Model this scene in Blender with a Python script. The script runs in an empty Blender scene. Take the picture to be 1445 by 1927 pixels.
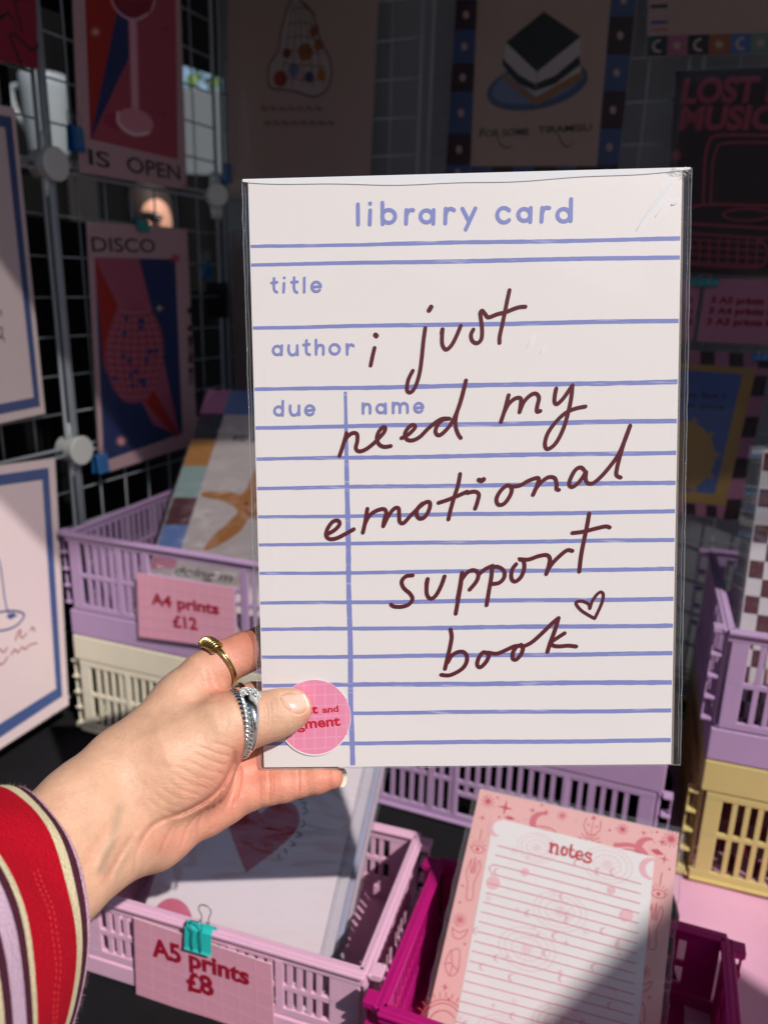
import bpy, bmesh, math, random
import numpy as np
from math import sin, cos, radians, pi, sqrt, atan2
from mathutils import Vector, Matrix
random.seed(7); np.random.seed(7)
S = bpy.context.scene
COL = S.collection
# ------------------------------------------------------------------ camera
PITCH, ROLL, F, CX, CY = radians(16.5), radians(1.5), 1447.0, 722.5, 963.5
fw = np.array([0, cos(PITCH), -sin(PITCH)])
_u = np.array([0, sin(PITCH), cos(PITCH)]); _r = np.array([1.0, 0, 0])
rt = _r*cos(ROLL)+_u*sin(ROLL); up = -_r*sin(ROLL)+_u*cos(ROLL)
cd = bpy.data.cameras.new('camera'); cam = bpy.data.objects.new('camera', cd); COL.objects.link(cam)
cam.matrix_world = Matrix([(rt[0], up[0], -fw[0], 0), (rt[1], up[1], -fw[1], 0), (rt[2], up[2], -fw[2], 0), (0, 0, 0, 1)])
cd.sensor_fit = 'VERTICAL'; cd.sensor_height = 36.0; cd.lens = 36.0*F/1927.0
cd.clip_start = 0.01; cd.clip_end = 300
cd.dof.use_dof = True; cd.dof.focus_distance = 0.392; cd.dof.aperture_fstop = cd.lens/3.7
S.camera = cam
# ------------------------------------------------------------------ world, sun, exposure
to_sun = np.array([0.42, -0.57, 0.71]); to_sun /= np.linalg.norm(to_sun)
W = bpy.data.worlds.new('World'); S.world = W; W.use_nodes = True
nt = W.node_tree; bg = nt.nodes['Background']
sky = nt.nodes.new('ShaderNodeTexSky'); sky.sky_type = 'NISHITA'; sky.sun_disc = False
sky.sun_elevation = math.asin(to_sun[2]); sky.sun_rotation = atan2(to_sun[0], to_sun[1])
nt.links.new(sky.outputs[0], bg.inputs[0]); bg.inputs[1].default_value = 0.09
sl = bpy.data.lights.new('sun', 'SUN'); sl.energy = 4.4; sl.angle = radians(0.5); sl.color = (1.0, 0.955, 0.9)
so = bpy.data.objects.new('sun', sl); COL.objects.link(so); so.location = (2, -3, 4)
so.rotation_euler = Vector(to_sun).to_track_quat('Z', 'Y').to_euler()
S.view_settings.view_transform = 'Standard'; S.view_settings.look = 'None'
S.view_settings.gamma = 1; S.view_settings.use_curve_mapping = False; S.view_settings.exposure = -0.07
S.render.engine = 'CYCLES'; S.cycles.use_denoising = True
S.cycles.max_bounces = 8; S.cycles.transparent_max_bounces = 24; S.cycles.caustics_reflective = False; S.cycles.caustics_refractive = False
S.cycles.sample_clamp_indirect = 6.0
# ------------------------------------------------------------------ helpers
TZ = -0.585      # table top, measured from the camera
GZ = -1.335      # ground
def ray(px, py): return fw+rt*(px-CX)/F-up*(py-CY)/F
def atd(px, py, d): return ray(px, py)*d
def lin(c):
    c = c/255.0
    return c/12.92 if c <= 0.04045 else ((c+0.055)/1.055)**2.4
def rgb(h):
    return (lin(int(h[0:2], 16)), lin(int(h[2:4], 16)), lin(int(h[4:6], 16)), 1)
MATS = {}
def mat(name, hexc, rough=0.5, spec=0.5, metal=0.0, var=0.06, vscale=30.0, bump=0.0, bscale=200.0, sss=0.0, coat=0.0, stretch=None):
    if name in MATS: return MATS[name]
    m = bpy.data.materials.new(name); m.use_nodes = True; t = m.node_tree; p = t.nodes['Principled BSDF']
    c = rgb(hexc) if isinstance(hexc, str) else hexc
    p.inputs['Roughness'].default_value = rough; p.inputs['Specular IOR Level'].default_value = spec; p.inputs['Metallic'].default_value = metal
    p.inputs['Coat Weight'].default_value = coat; p.inputs['Coat Roughness'].default_value = 0.12
    tc = t.nodes.new('ShaderNodeTexCoord'); mp = t.nodes.new('ShaderNodeMapping'); t.links.new(tc.outputs['Object'], mp.inputs[0])
    if stretch: mp.inputs['Scale'].default_value = stretch
    n = t.nodes.new('ShaderNodeTexNoise'); n.inputs['Scale'].default_value = vscale; n.inputs['Detail'].default_value = 4
    t.links.new(mp.outputs[0], n.inputs['Vector'])
    mx = t.nodes.new('ShaderNodeMix'); mx.data_type = 'RGBA'
    mx.inputs['A'].default_value = tuple(max(0, x*(1-var)) for x in c[:3])+(1,)
    mx.inputs['B'].default_value = tuple(min(1, x*(1+var)) for x in c[:3])+(1,)
    t.links.new(n.outputs['Fac'], mx.inputs['Factor']); t.links.new(mx.outputs['Result'], p.inputs['Base Color'])
    if bump:
        n2 = t.nodes.new('ShaderNodeTexNoise'); n2.inputs['Scale'].default_value = bscale; n2.inputs['Detail'].default_value = 5
        t.links.new(mp.outputs[0], n2.inputs['Vector'])
        b = t.nodes.new('ShaderNodeBump'); b.inputs['Strength'].default_value = bump; b.inputs['Distance'].default_value = 0.001
        t.links.new(n2.outputs['Fac'], b.inputs['Height']); t.links.new(b.outputs[0], p.inputs['Normal'])
    if sss:
        p.inputs['Subsurface Weight'].default_value = sss; p.inputs['Subsurface Radius'].default_value = (1, 0.6, 0.5); p.inputs['Subsurface Scale'].default_value = 0.003
    MATS[name] = m; return m
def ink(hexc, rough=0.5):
    if WALL_SHADE[0] != 1.0: hexc = dimhex(hexc, WALL_SHADE[0])
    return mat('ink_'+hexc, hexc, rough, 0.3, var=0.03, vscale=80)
def film(name, rough=0.06, milk=0.03, bump=0.3, bscale=18.0, refl=0.055, stretch=(1, 1, 1)):
    if name in MATS: return MATS[name]
    m = bpy.data.materials.new(name); m.use_nodes = True; t = m.node_tree; t.nodes.clear()
    o = t.nodes.new('ShaderNodeOutputMaterial'); tr = t.nodes.new('ShaderNodeBsdfTransparent'); tr.inputs[0].default_value = (0.96, 0.96, 0.97, 1)
    gl = t.nodes.new('ShaderNodeBsdfGlossy'); gl.inputs['Roughness'].default_value = rough
    df = t.nodes.new('ShaderNodeBsdfDiffuse'); df.inputs[0].default_value = (0.85, 0.85, 0.87, 1)
    geo = t.nodes.new('ShaderNodeNewGeometry'); dt = t.nodes.new('ShaderNodeVectorMath'); dt.operation = 'DOT_PRODUCT'
    ab = t.nodes.new('ShaderNodeMath'); ab.operation = 'ABSOLUTE'; om = t.nodes.new('ShaderNodeMath'); om.operation = 'SUBTRACT'; om.inputs[0].default_value = 1
    pw = t.nodes.new('ShaderNodeMath'); pw.operation = 'POWER'; pw.inputs[1].default_value = 4.5; fr = t.nodes.new('ShaderNodeMath'); fr.operation = 'MULTIPLY_ADD'; fr.inputs[1].default_value = 0.85; fr.inputs[2].default_value = refl; fr.use_clamp = True
    t.links.new(geo.outputs['Normal'], dt.inputs[1]); t.links.new(geo.outputs['Incoming'], dt.inputs[0]); t.links.new(dt.outputs['Value'], ab.inputs[0]); t.links.new(ab.outputs[0], om.inputs[1]); t.links.new(om.outputs[0], pw.inputs[0]); t.links.new(pw.outputs[0], fr.inputs[0])
    m1 = t.nodes.new('ShaderNodeMixShader'); m2 = t.nodes.new('ShaderNodeMixShader'); m2.inputs[0].default_value = milk
    tc = t.nodes.new('ShaderNodeTexCoord'); mp = t.nodes.new('ShaderNodeMapping'); mp.inputs['Scale'].default_value = stretch
    n = t.nodes.new('ShaderNodeTexNoise'); n.inputs['Scale'].default_value = bscale; n.inputs['Detail'].default_value = 3; n.inputs['Distortion'].default_value = 1.2
    b = t.nodes.new('ShaderNodeBump'); b.inputs['Strength'].default_value = bump; b.inputs['Distance'].default_value = 0.01
    L = t.links.new
    L(tc.outputs['Object'], mp.inputs[0]); L(mp.outputs[0], n.inputs['Vector']); L(n.outputs['Fac'], b.inputs['Height'])
    L(b.outputs[0], gl.inputs['Normal'])
    L(fr.outputs[0], m1.inputs[0]); L(tr.outputs[0], m1.inputs[1]); L(gl.outputs[0], m1.inputs[2])
    L(m1.outputs[0], m2.inputs[1]); L(df.outputs[0], m2.inputs[2]); L(m2.outputs[0], o.inputs[0])
    MATS[name] = m; return m

def tag(o, label=None, cat=None, group=None, kind=None):
    if label: o['label'] = label
    if cat: o['category'] = cat
    if group: o['group'] = group
    if kind: o['kind'] = kind
    return o
def thing(name, label, cat, loc=(0, 0, 0), rz=0.0, group=None):
    o = bpy.data.objects.new(name, None); COL.objects.link(o); o.empty_display_size = 0.02
    M = Matrix.Translation(Vector([float(x) for x in loc])) @ Matrix.Rotation(rz, 4, 'Z')
    o.matrix_world = M
    WM[o.name] = M
    return tag(o, label, cat, group)
WM = {}
class MB:
    """collects shapes and becomes one mesh object"""
    def __init__(s): s.v = []; s.f = []; s.mi = []; s.mats = []
    def m(s, mt):
        if mt not in s.mats: s.mats.append(mt)
        return s.mats.index(mt)
    def add(s, vs, fs, mt):
        k = len(s.v); i = s.m(mt); s.v += [tuple(float(c) for c in v) for v in vs]
        for f in fs: s.f.append(tuple(a+k for a in f)); s.mi.append(i)
        return s
    def box(s, x0, y0, z0, x1, y1, z1, mt):
        vs = [(x0, y0, z0), (x1, y0, z0), (x1, y1, z0), (x0, y1, z0), (x0, y0, z1), (x1, y0, z1), (x1, y1, z1), (x0, y1, z1)]
        return s.add(vs, [(0, 3, 2, 1), (4, 5, 6, 7), (0, 1, 5, 4), (1, 2, 6, 5), (2, 3, 7, 6), (3, 0, 4, 7)], mt)
    def tube(s, pts, r, mt, n=8, closed=False, caps=True, flat=None):
        pts = [np.array(p, float) for p in pts]; N = len(pts)
        rs = r if isinstance(r, (list, tuple, np.ndarray)) else [r]*N
        vs = []; nrm = None
        for i, p in enumerate(pts):
            a = pts[(i-1) % N] if (closed or i > 0) else p; b = pts[(i+1) % N] if (closed or i < N-1) else p
            t = b-a; t /= (np.linalg.norm(t)+1e-12)
            if nrm is None:
                nrm = np.cross(t, (0, 0, 1.0));
                if np.linalg.norm(nrm) < 0.1: nrm = np.cross(t, (1.0, 0, 0))
            nrm = nrm-t*np.dot(nrm, t); nrm /= np.linalg.norm(nrm); bn = np.cross(t, nrm)
            for k in range(n):
                w = 2*pi*k/n; vs.append(p+rs[i]*(cos(w)*nrm+sin(w)*bn))
        fs = []
        for i in range(N if closed else N-1):
            j = (i+1) % N
            for k in range(n):
                l = (k+1) % n; fs.append((i*n+k, i*n+l, j*n+l, j*n+k))
        if caps and not closed:
            fs.append(tuple(range(n))[::-1]); fs.append(tuple((N-1)*n+k for k in range(n)))
        return s.add(vs, fs, mt)
    def build(s, name, parent=None, smooth=False, bevel=0.0, world=True, seg=2):
        me = bpy.data.meshes.new(name); v = s.v
        if parent is not None and world:
            Mi = WM[parent.name].inverted(); v = [tuple(Mi @ Vector(a)) for a in v]
        me.from_pydata(v, [], s.f); me.polygons.foreach_set('material_index', s.mi)
        for mt in s.mats: me.materials.append(mt)
        if smooth: me.polygons.foreach_set('use_smooth', [True]*len(me.polygons))
        me.update(); return mobj(name, me, parent, bevel, seg)
def mobj(name, me, parent=None, bevel=0.0, seg=2):
    o = bpy.data.objects.new(name, me); COL.objects.link(o)
    if parent is not None:
        o.parent = parent; WM[o.name] = WM[parent.name]
    else: WM[o.name] = Matrix.Identity(4)
    if bevel:
        b = o.modifiers.new('bevel', 'BEVEL'); b.width = bevel; b.segments = seg; b.limit_method = 'ANGLE'; b.angle_limit = radians(40)
    return o
def cat_rom(pts, closed=False, n=8):
    P = [np.array(p, float) for p in pts]
    if len(P) < 3: return P
    out = []; N = len(P)
    for i in range(N if closed else N-1):
        if closed: a, b, c, d = P[i-1], P[i], P[(i+1) % N], P[(i+2) % N]
        else: a, b, c, d = P[max(i-1, 0)], P[i], P[i+1], P[min(i+2, N-1)]
        for k in range(n):
            t = k/n; out.append(0.5*((2*b)+(-a+c)*t+(2*a-5*b+4*c-d)*t*t+(-a+3*b-3*c+d)*t**3))
    if not closed: out.append(P[-1])
    return out
class Plane:
    """a real flat surface in the place: origin, two in-plane axes and the normal facing the viewer"""
    def __init__(s, o, ux, uy):
        s.o = np.array(o, float); s.ux = np.array(ux, float)/np.linalg.norm(ux); uy = np.array(uy, float)
        uy = uy-s.ux*np.dot(uy, s.ux); s.uy = uy/np.linalg.norm(uy); s.n = np.cross(s.ux, s.uy)
        s.h = 0.0003
    def uv(s, px, py):
        r = ray(px, py); X = r*(np.dot(s.o, s.n)/np.dot(r, s.n)); return np.array([np.dot(X-s.o, s.ux), np.dot(X-s.o, s.uy)])
    def uvs(s, pts): return [s.uv(*p) for p in pts]
    def P(s, u, v, w=0.0): return s.o+s.ux*u+s.uy*v+s.n*w
    def shift(s, w):
        q = Plane(s.o+s.n*w, s.ux, s.uy); return q
def vplane(p0, yaw, lean=0.0):
    t, a = radians(yaw), radians(lean); ux = np.array([cos(t), sin(t), 0]); bk = np.array([-sin(t), cos(t), 0])
    return Plane(p0, ux, bk*sin(a)+np.array([0, 0, 1])*cos(a))
WALL_SHADE = [1.0]
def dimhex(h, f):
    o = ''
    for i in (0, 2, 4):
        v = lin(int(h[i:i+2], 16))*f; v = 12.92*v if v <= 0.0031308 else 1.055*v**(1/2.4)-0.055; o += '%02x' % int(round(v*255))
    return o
class Art:
    """flat print on a plane, each shape a hair above the one below"""
    def __init__(s, pl, step=2.5e-5, base=8e-5): s.pl = pl; s.mb = MB(); s.w = base; s.step = step
    def poly(s, uv, hexc, **k):
        mt = hexc if not isinstance(hexc, str) else ink(hexc)
        uv = [np.array(q, float) for q in uv]
        area = sum(uv[i][0]*uv[(i+1) % len(uv)][1]-uv[(i+1) % len(uv)][0]*uv[i][1] for i in range(len(uv)))
        if area < 0: uv = uv[::-1]
        s.mb.add([s.pl.P(a[0], a[1], s.w) for a in uv], [tuple(range(len(uv)))], mt); s.w += s.step; return s
    def px(s, pts, hexc): return s.poly(s.pl.uvs(pts), hexc)
    def ell(s, cx, cy, rx, ry, hexc, rot=0.0, n=28):
        c, d = cos(rot), sin(rot)
        return s.px([(cx+rx*cos(2*pi*k/n)*c-ry*sin(2*pi*k/n)*d, cy+rx*cos(2*pi*k/n)*d+ry*sin(2*pi*k/n)*c) for k in range(n)], hexc)
    def stroke(s, pts, wpx, hexc, smooth=True, closed=False, cap=True, uv=False, n=7, wfun=None, jit=0.0, eps=2e-7):
        mt = hexc if not isinstance(hexc, str) else ink(hexc)
        p = [np.array(q, float) for q in pts]
        if smooth: p = cat_rom(p, closed, n)
        if closed: p = p+[p[0]]
        if not uv:
            sc = np.linalg.norm(s.pl.uv(p[0][0]+1, p[0][1])-s.pl.uv(p[0][0], p[0][1])); sc2 = np.linalg.norm(s.pl.uv(p[0][0], p[0][1]+1)-s.pl.uv(p[0][0], p[0][1]))
            r = wpx*0.5*(sc+sc2)/2; p = s.pl.uvs(p)
        else: r = wpx*0.5
        q = [p[0]]
        for a in p[1:]:
            if np.linalg.norm(a-q[-1]) > r*0.12: q.append(a)
        p = q; N = len(p)
        if N < 2:
            return s.poly([p[0]+r*np.array([cos(k*pi/8), sin(k*pi/8)]) for k in range(16)], mt)
        vs = []; fs = []; w = s.w
        for i in range(N):
            t = p[min(i+1, N-1)]-p[max(i-1, 0)]; t /= np.linalg.norm(t); nn = np.array([-t[1], t[0]])
            ri = r*(wfun(i/(N-1)) if wfun else 1)*(1+jit*random.uniform(-1, 1))
            vs += [s.pl.P(*(p[i]+nn*ri), w), s.pl.P(*(p[i]-nn*ri), w)]
            if i: fs.append((2*i-2, 2*i-1, 2*i+1, 2*i))
            w += eps
        if cap:
            for e, sg in ((0, -1), (N-1, 1)):
                t = (p[1]-p[0]) if e == 0 else (p[-1]-p[-2]); t = t/np.linalg.norm(t)*sg; a0 = atan2(t[1], t[0]); ri = r*(wfun(e/(N-1)) if wfun else 1)
                k0 = len(vs); vs += [s.pl.P(*(p[e]+ri*np.array([cos(a0+b), sin(a0+b)])), s.w+eps*e) for b in np.linspace(-pi/2, pi/2, 7)]
                fs.append(tuple(range(k0, k0+7)))
        s.mb.add(vs, fs, mt); s.w += s.step; return s
    def text(s, txt, p0, p1, hpx, hexc, bold=0.0, shear=0.0):
        """txt from baseline point p0 to p1 (pixels), cap height hpx"""
        mt = hexc if not isinstance(hexc, str) else ink(hexc)
        cu = bpy.data.curves.new('t', 'FONT'); cu.body = txt; cu.size = 1; cu.offset = bold; cu.shear = shear; cu.fill_mode = 'FRONT'; cu.resolution_u = 4
        ob = bpy.data.objects.new('t', cu); COL.objects.link(ob); bpy.context.view_layer.update()
        me = bpy.data.meshes.new_from_object(ob.evaluated_get(bpy.context.evaluated_depsgraph_get()))
        co = np.array([v.co[:] for v in me.vertices]); fs = [tuple(p.vertices) for p in me.polygons]
        bpy.data.objects.remove(ob); bpy.data.meshes.remove(me); bpy.data.curves.remove(cu)
        x0, x1 = co[:, 0].min(), co[:, 0].max(); a, b = s.pl.uv(*p0), s.pl.uv(*p1); e = (b-a)/(x1-x0)
        hh = np.linalg.norm(s.pl.uv(p0[0], p0[1]-hpx)-a)/0.72; t = (b-a)/np.linalg.norm(b-a); nn = np.array([-t[1], t[0]])*hh
        s.mb.add([s.pl.P(*(a+e*(c[0]-x0)+nn*c[1]), s.w) for c in co], fs, mt); s.w += s.step; return s
    def done(s, parent, name='printed_design'): return s.mb.build(name, parent)
def slab(pl, uv, t, mt, name, parent, edge=None, w=0.0):
    """sheet of thickness t behind the plane, front face on it"""
    uv = [np.array(q, float) for q in uv]
    area = sum(uv[i][0]*uv[(i+1) % len(uv)][1]-uv[(i+1) % len(uv)][0]*uv[i][1] for i in range(len(uv)))
    if area < 0: uv = uv[::-1]
    N = len(uv); mb = MB()
    vs = [pl.P(*q, w) for q in uv]+[pl.P(*q, w-t) for q in uv]
    mb.add(vs, [tuple(range(N)), tuple(range(N, 2*N))[::-1]], mt)
    mb.add(vs, [(i, i+N, (i+1) % N+N, (i+1) % N) for i in range(N)], edge or mt)
    return mb.build(name, parent)
def grow(uv, d, dt=None):
    c = sum(uv)/len(uv); return [q+(q-c)/np.linalg.norm(q-c)*d*1.4 for q in uv]
paper = mat('print_paper', 'e9e0dc', 0.55, 0.35, var=0.02, vscale=12, bump=0.05, bscale=900)
greyboard = mat('greyboard', '8a8078', 0.9, 0.2, var=0.25, vscale=900, bump=0.8, bscale=1500)
def sleeve_sheet(pl, uv, parent, w=0.0012, mt=None, name='clear_sleeve', d=0.004, amp=0.0006):
    """thin clear bag: a front film that bulges a little, and a back film"""
    uv = grow([np.array(q, float) for q in uv], d); n = 14; vs = []; fs = []
    area = sum(uv[i][0]*uv[(i+1) % 4][1]-uv[(i+1) % 4][0]*uv[i][1] for i in range(4))
    if area < 0: uv = uv[::-1]
    for j in range(n+1):
        for i in range(n+1):
            a, b = i/n, j/n; q = uv[0]*(1-a)*(1-b)+uv[1]*a*(1-b)+uv[2]*a*b+uv[3]*(1-a)*b
            e = min(a, 1-a, b, 1-b)
            vs.append(pl.P(*q, (w+amp*random.uniform(-1, 1))*min(1, e*12)))
    for j in range(n):
        for i in range(n): k = j*(n+1)+i; fs.append((k, k+1, k+n+2, k+n+1))
    mb = MB(); mb.add(vs, fs, mt or film('clear_film'))
    return mb.build(name, parent, smooth=True)
# ================================================================== the setting
def structure(o): o['kind'] = 'structure'; return o
g = MB(); g.box(-60, -60, GZ-0.3, 60, 60, GZ, mat('paving', '8d8880', 0.85, 0.3, var=0.25, vscale=3, bump=0.4, bscale=60))
structure(g.build('pavement'))
black = mat('black_cloth', '171619', 0.95, 0.15, var=0.25, vscale=40, bump=0.6, bscale=700)
# ---- table with a black cloth
YT = radians(-20)
tb = thing('market_table', 'long market table under a plain black cloth, the crates standing on it', 'table', (0.2, 0.85, GZ), YT)
def cloth(x0, y0, x1, y1, z, drop, mt, parent, name, amp=0.0012, nx=60, ny=50, sd=1, local=True):
    rnd = np.random.RandomState(sd); ph = rnd.rand(6)*6; vs = []; fs = []
    for j in range(ny+1):
        for i in range(nx+1):
            x = x0+(x1-x0)*i/nx; y = y0+(y1-y0)*j/ny
            zz = z+amp*(sin(x*31+ph[0]+2*sin(y*9))*sin(y*23+ph[1])+0.6*sin((x+y)*57+ph[2]))
            vs.append((x, y, zz))
    for j in range(ny):
        for i in range(nx): k = j*(nx+1)+i; fs.append((k, k+1, k+nx+2, k+nx+1))
    mb = MB(); mb.add(vs, fs, mt)
    if drop:                                  # hanging front with folds
        vs = []; fs = []; m = 8
        for i in range(nx*2+1):
            for k in range(m+1):
                x = x0+(x1-x0)*i/(nx*2); f = k/m
                vs.append((x, y0-0.004-0.03*f*(1+sin(x*38+ph[3]))*0.5, z-drop*f))
        for i in range(nx*2):
            for k in range(m): q = i*(m+1)+k; fs.append((q, q+m+1, q+m+2, q+1))
        mb.add(vs, fs, mt)
    return mb.build(name, parent, smooth=True, world=False)
T_ = TZ-GZ
cloth(-1.1, -0.66, 1.0, 0.62, T_-0.002, 0.7, black, tb, 'black_cloth')
q = MB(); q.box(-1.09, -0.655, T_-0.035, 0.99, 0.61, T_-0.006, mat('table_board', 'c9c4bc', 0.6)); q.build('table_top', tb, world=False)
for sx in (-0.95, 0.85):
    for sy in (-0.35, 0.5):
        q = MB(); q.tube([(sx, sy, 0), (sx, sy, T_-0.035)], 0.014, mat('table_leg', '55585c', 0.4, metal=1)); q.build('leg', tb, smooth=True, world=False)
# ---- gazebo roof: shades the back of the stall, its front edge lets the sun reach the near half
tent = mat('tent_fabric', '1c1c20', 0.9, 0.2, bump=0.3, bscale=300)
gz = thing('market_gazebo', 'dark fabric market gazebo roofing the stall', 'gazebo', (0, 0, GZ), radians(-7))
q = MB(); q.box(-2.2, 0.115, 2.36, 1.8, 1.9, 2.40, tent); q.build('canopy', gz, world=False)
shr = bpy.data.materials.new('half_shade_sheer'); shr.use_nodes = True; _t = shr.node_tree; _tr = _t.nodes.new('ShaderNodeBsdfTransparent'); _mx = _t.nodes.new('ShaderNodeMixShader'); _mx.inputs[0].default_value = 0.62
_t.nodes['Principled BSDF'].inputs['Base Color'].default_value = rgb('8a8a90'); _t.links.new(_tr.outputs[0], _mx.inputs[1]); _t.links.new(_t.nodes['Principled BSDF'].outputs[0], _mx.inputs[2]); _t.links.new(_mx.outputs[0], _t.nodes['Material Output'].inputs[0])
q = MB(); q.add([(-2.2, -0.150, 2.38), (1.8, -0.150, 2.38), (1.8, 0.114, 2.38), (-2.2, 0.114, 2.38)], [(0, 1, 2, 3)], shr); q.build('half_shade_strip', gz, world=False)  # unseen sheer strip, added to half-shade the middle of the stall
for x, y in ((-2.15, -0.1), (1.75, -0.1), (-2.15, 1.85), (1.75, 1.85)):
    q = MB(); q.box(x-0.02, y-0.02, 0, x+0.02, y+0.02, 2.36, mat('pole_metal', '8c8f93', 0.4, metal=1)); q.build('pole', gz, world=False)
# ================================================================== wire grid walls
wire = mat('wire_coat', '8f959c', 0.4, 0.5, var=0.05)
knob = mat('connector_plastic', 'c9c9c6', 0.5, 0.4, var=0.04)
YL, YB, PW = 66.0, -24.0, 0.345
C0 = np.array([-0.414, 0.997, 0.0]); dL = np.array([cos(radians(YL)), sin(radians(YL)), 0]); dB = np.array([cos(radians(YB)), sin(radians(YB)), 0])
CB = C0+dL*PW; ZL = [-0.567, -0.220, 0.127]
def wire_panel(name, base, rz, label, group):
    t = thing(name, label, 'wire panel', base, rz, group); s = PW-0.008
    if 'frame' not in WP:
        q = MB(); r = 0.0032; h = 0.341
        q.tube([(0.008, 0, 0.003), (s, 0, 0.003), (s, 0, h), (0.008, 0, h)], r, wire, closed=True); WP['frame'] = q
        WP['h'] = MB().tube([(0.008, 0.002, 0), (s, 0.002, 0)], 0.0013, wire, n=6); WP['v'] = MB().tube([(0, 0.004, 0.004), (0, 0.004, h)], 0.0013, wire, n=6)
        f = WP['frame'].build('frame', t, smooth=True, world=False); WP['fm'] = f.data
        a = WP['h'].build('wire', t, smooth=True, world=False); WP['hm'] = a.data; a.location = (0, 0, 0.0485)
        b = WP['v'].build('wire', t, smooth=True, world=False); WP['vm'] = b.data; b.location = (0.0485, 0, 0); k0 = 2
    else: mobj('frame', WP['fm'], t); k0 = 1
    for k in range(k0, 7):
        mobj('wire', WP['hm'], t).location = (0, 0, 0.0485*k); mobj('wire', WP['vm'], t).location = (0.0485*k, 0, 0)
    return t
WP = {}
ROW = ['bottom', 'middle', 'top']
for c in (-1, 0):
    for r in range(3):
        p = C0+dL*(PW*c); w = ('nearer the camera, ' if c < 0 else 'reaching the back corner, ')
        wire_panel('wire_panel', (p[0], p[1], ZL[r]), radians(YL), 'white wire grid panel of the side wall %s%s row' % (w, ROW[r]), 'white wire grid panels of the side wall')
for c in range(4):
    for r in range(3):
        p = CB+dB*(PW*c)
        wire_panel('wire_panel', (p[0], p[1], ZL[r]), radians(YB), 'white wire grid panel of the rear wall, %s from the corner, %s row' % (['first', 'second', 'third', 'fourth'][c], ROW[r]), 'white wire grid panels of the rear wall')
def connector(p, n, label, r=0.0195):
    t = thing('round_connector', label, 'connector', p, 0, 'round plastic connectors joining the panels')
    n = np.array(n, float); pts = [p+n*a for a in (0.014, 0.0145, 0.016, 0.018)]
    MB().tube(pts, [r*0.97, r, r, r*0.93], knob, n=32).build('cap', t, bevel=0.0006)
    MB().tube([p-n*0.014, p+n*0.0138], [r*0.86, r*0.9], knob, n=32).build('hub', t, bevel=0.0005)
    sd = np.cross(n, (0, 0, 1))
    for k in (-1, 1):
        for z in (-1, 1):
            a = p+np.array([0, 0, z*(r*0.7)])+sd*k*0.004
            MB().tube([a, a+np.array([0, 0, z*0.022])], [0.0062, 0.0036], knob, n=10).build('socket', t, smooth=True)
nL = np.cross(dL, (0, 0, 1)); nB = np.cross(dB, (0, 0, 1))
for z, w in ((ZL[1], 'the lavender crate'), (ZL[2], 'the wine glass poster')):
    connector(C0+np.array([0, 0, z]), nL, 'round white plastic connector on the side wall beside %s' % w)
    connector(CB+np.array([0, 0, z])+nB*0.01, (nL+nB)/sqrt(2), 'round connector in the back corner of the grid %s' % ('beside the small dark card' if z < 0 else 'above the tall beige print'), 0.017)
# uprights between panels
for c in (0,):
    t = thing('upright_rod', 'vertical pale rod running between the round connectors on the side wall', 'rod', C0, 0)
    MB().tube([C0+nL*0.004+np.array([0, 0, -0.57]), C0+nL*0.004+np.array([0, 0, 0.47])], 0.0045, wire, n=10).build('rod', t, smooth=True)
# ---- sheets behind the grids
tarp = mat('grey_tarp', '7c7c80', 0.6, 0.4, var=0.12, vscale=9, bump=0.5, bscale=25)
_t = tarp.node_tree; _tl = _t.nodes.new('ShaderNodeBsdfTranslucent'); _tl.inputs[0].default_value = rgb('9a9aa0'); _mx = _t.nodes.new('ShaderNodeMixShader'); _mx.inputs[0].default_value = 0.12
_t.links.new(_t.nodes['Principled BSDF'].outputs[0], _mx.inputs[1]); _t.links.new(_tl.outputs[0], _mx.inputs[2]); _t.links.new(_mx.outputs[0], _t.nodes['Material Output'].inputs[0])
def hang(name, a, b, z0, z1, mt, label, cat, amp=0.006, sd=3, nx=60, nz=16):
    a, b = np.array(a, float), np.array(b, float); d = b-a; n = np.array([-d[1], d[0], 0]); n /= np.linalg.norm(n); vs = []; fs = []; ph = np.random.RandomState(sd).rand(4)*6
    for i in range(nx+1):
        for k in range(nz+1):
            f = i/nx; z = z0+(z1-z0)*k/nz; x = f*np.linalg.norm(d)
            p = a+d*f+n*amp*(sin(x*19+ph[0]+0.8*sin(z*3))+0.5*sin(x*43+ph[1]+z*2)); vs.append((p[0], p[1], z))
    for i in range(nx):
        for k in range(nz): q = i*(nz+1)+k; fs.append((q, q+nz+1, q+nz+2, q+1))
    mb = MB(); mb.add(vs, fs, mt); o = mb.build(name, smooth=True); tag(o, label, cat); return o
p0 = CB-nB*0.045-dB*0.015; p1 = CB-nB*0.045+dB*1.9
hang('grey_tarpaulin', (p0[0], p0[1], 0), (p1[0], p1[1], 0), GZ+0.02, 0.95, tarp, 'grey tarpaulin hanging behind the rear wire grid', 'tarpaulin')
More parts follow.
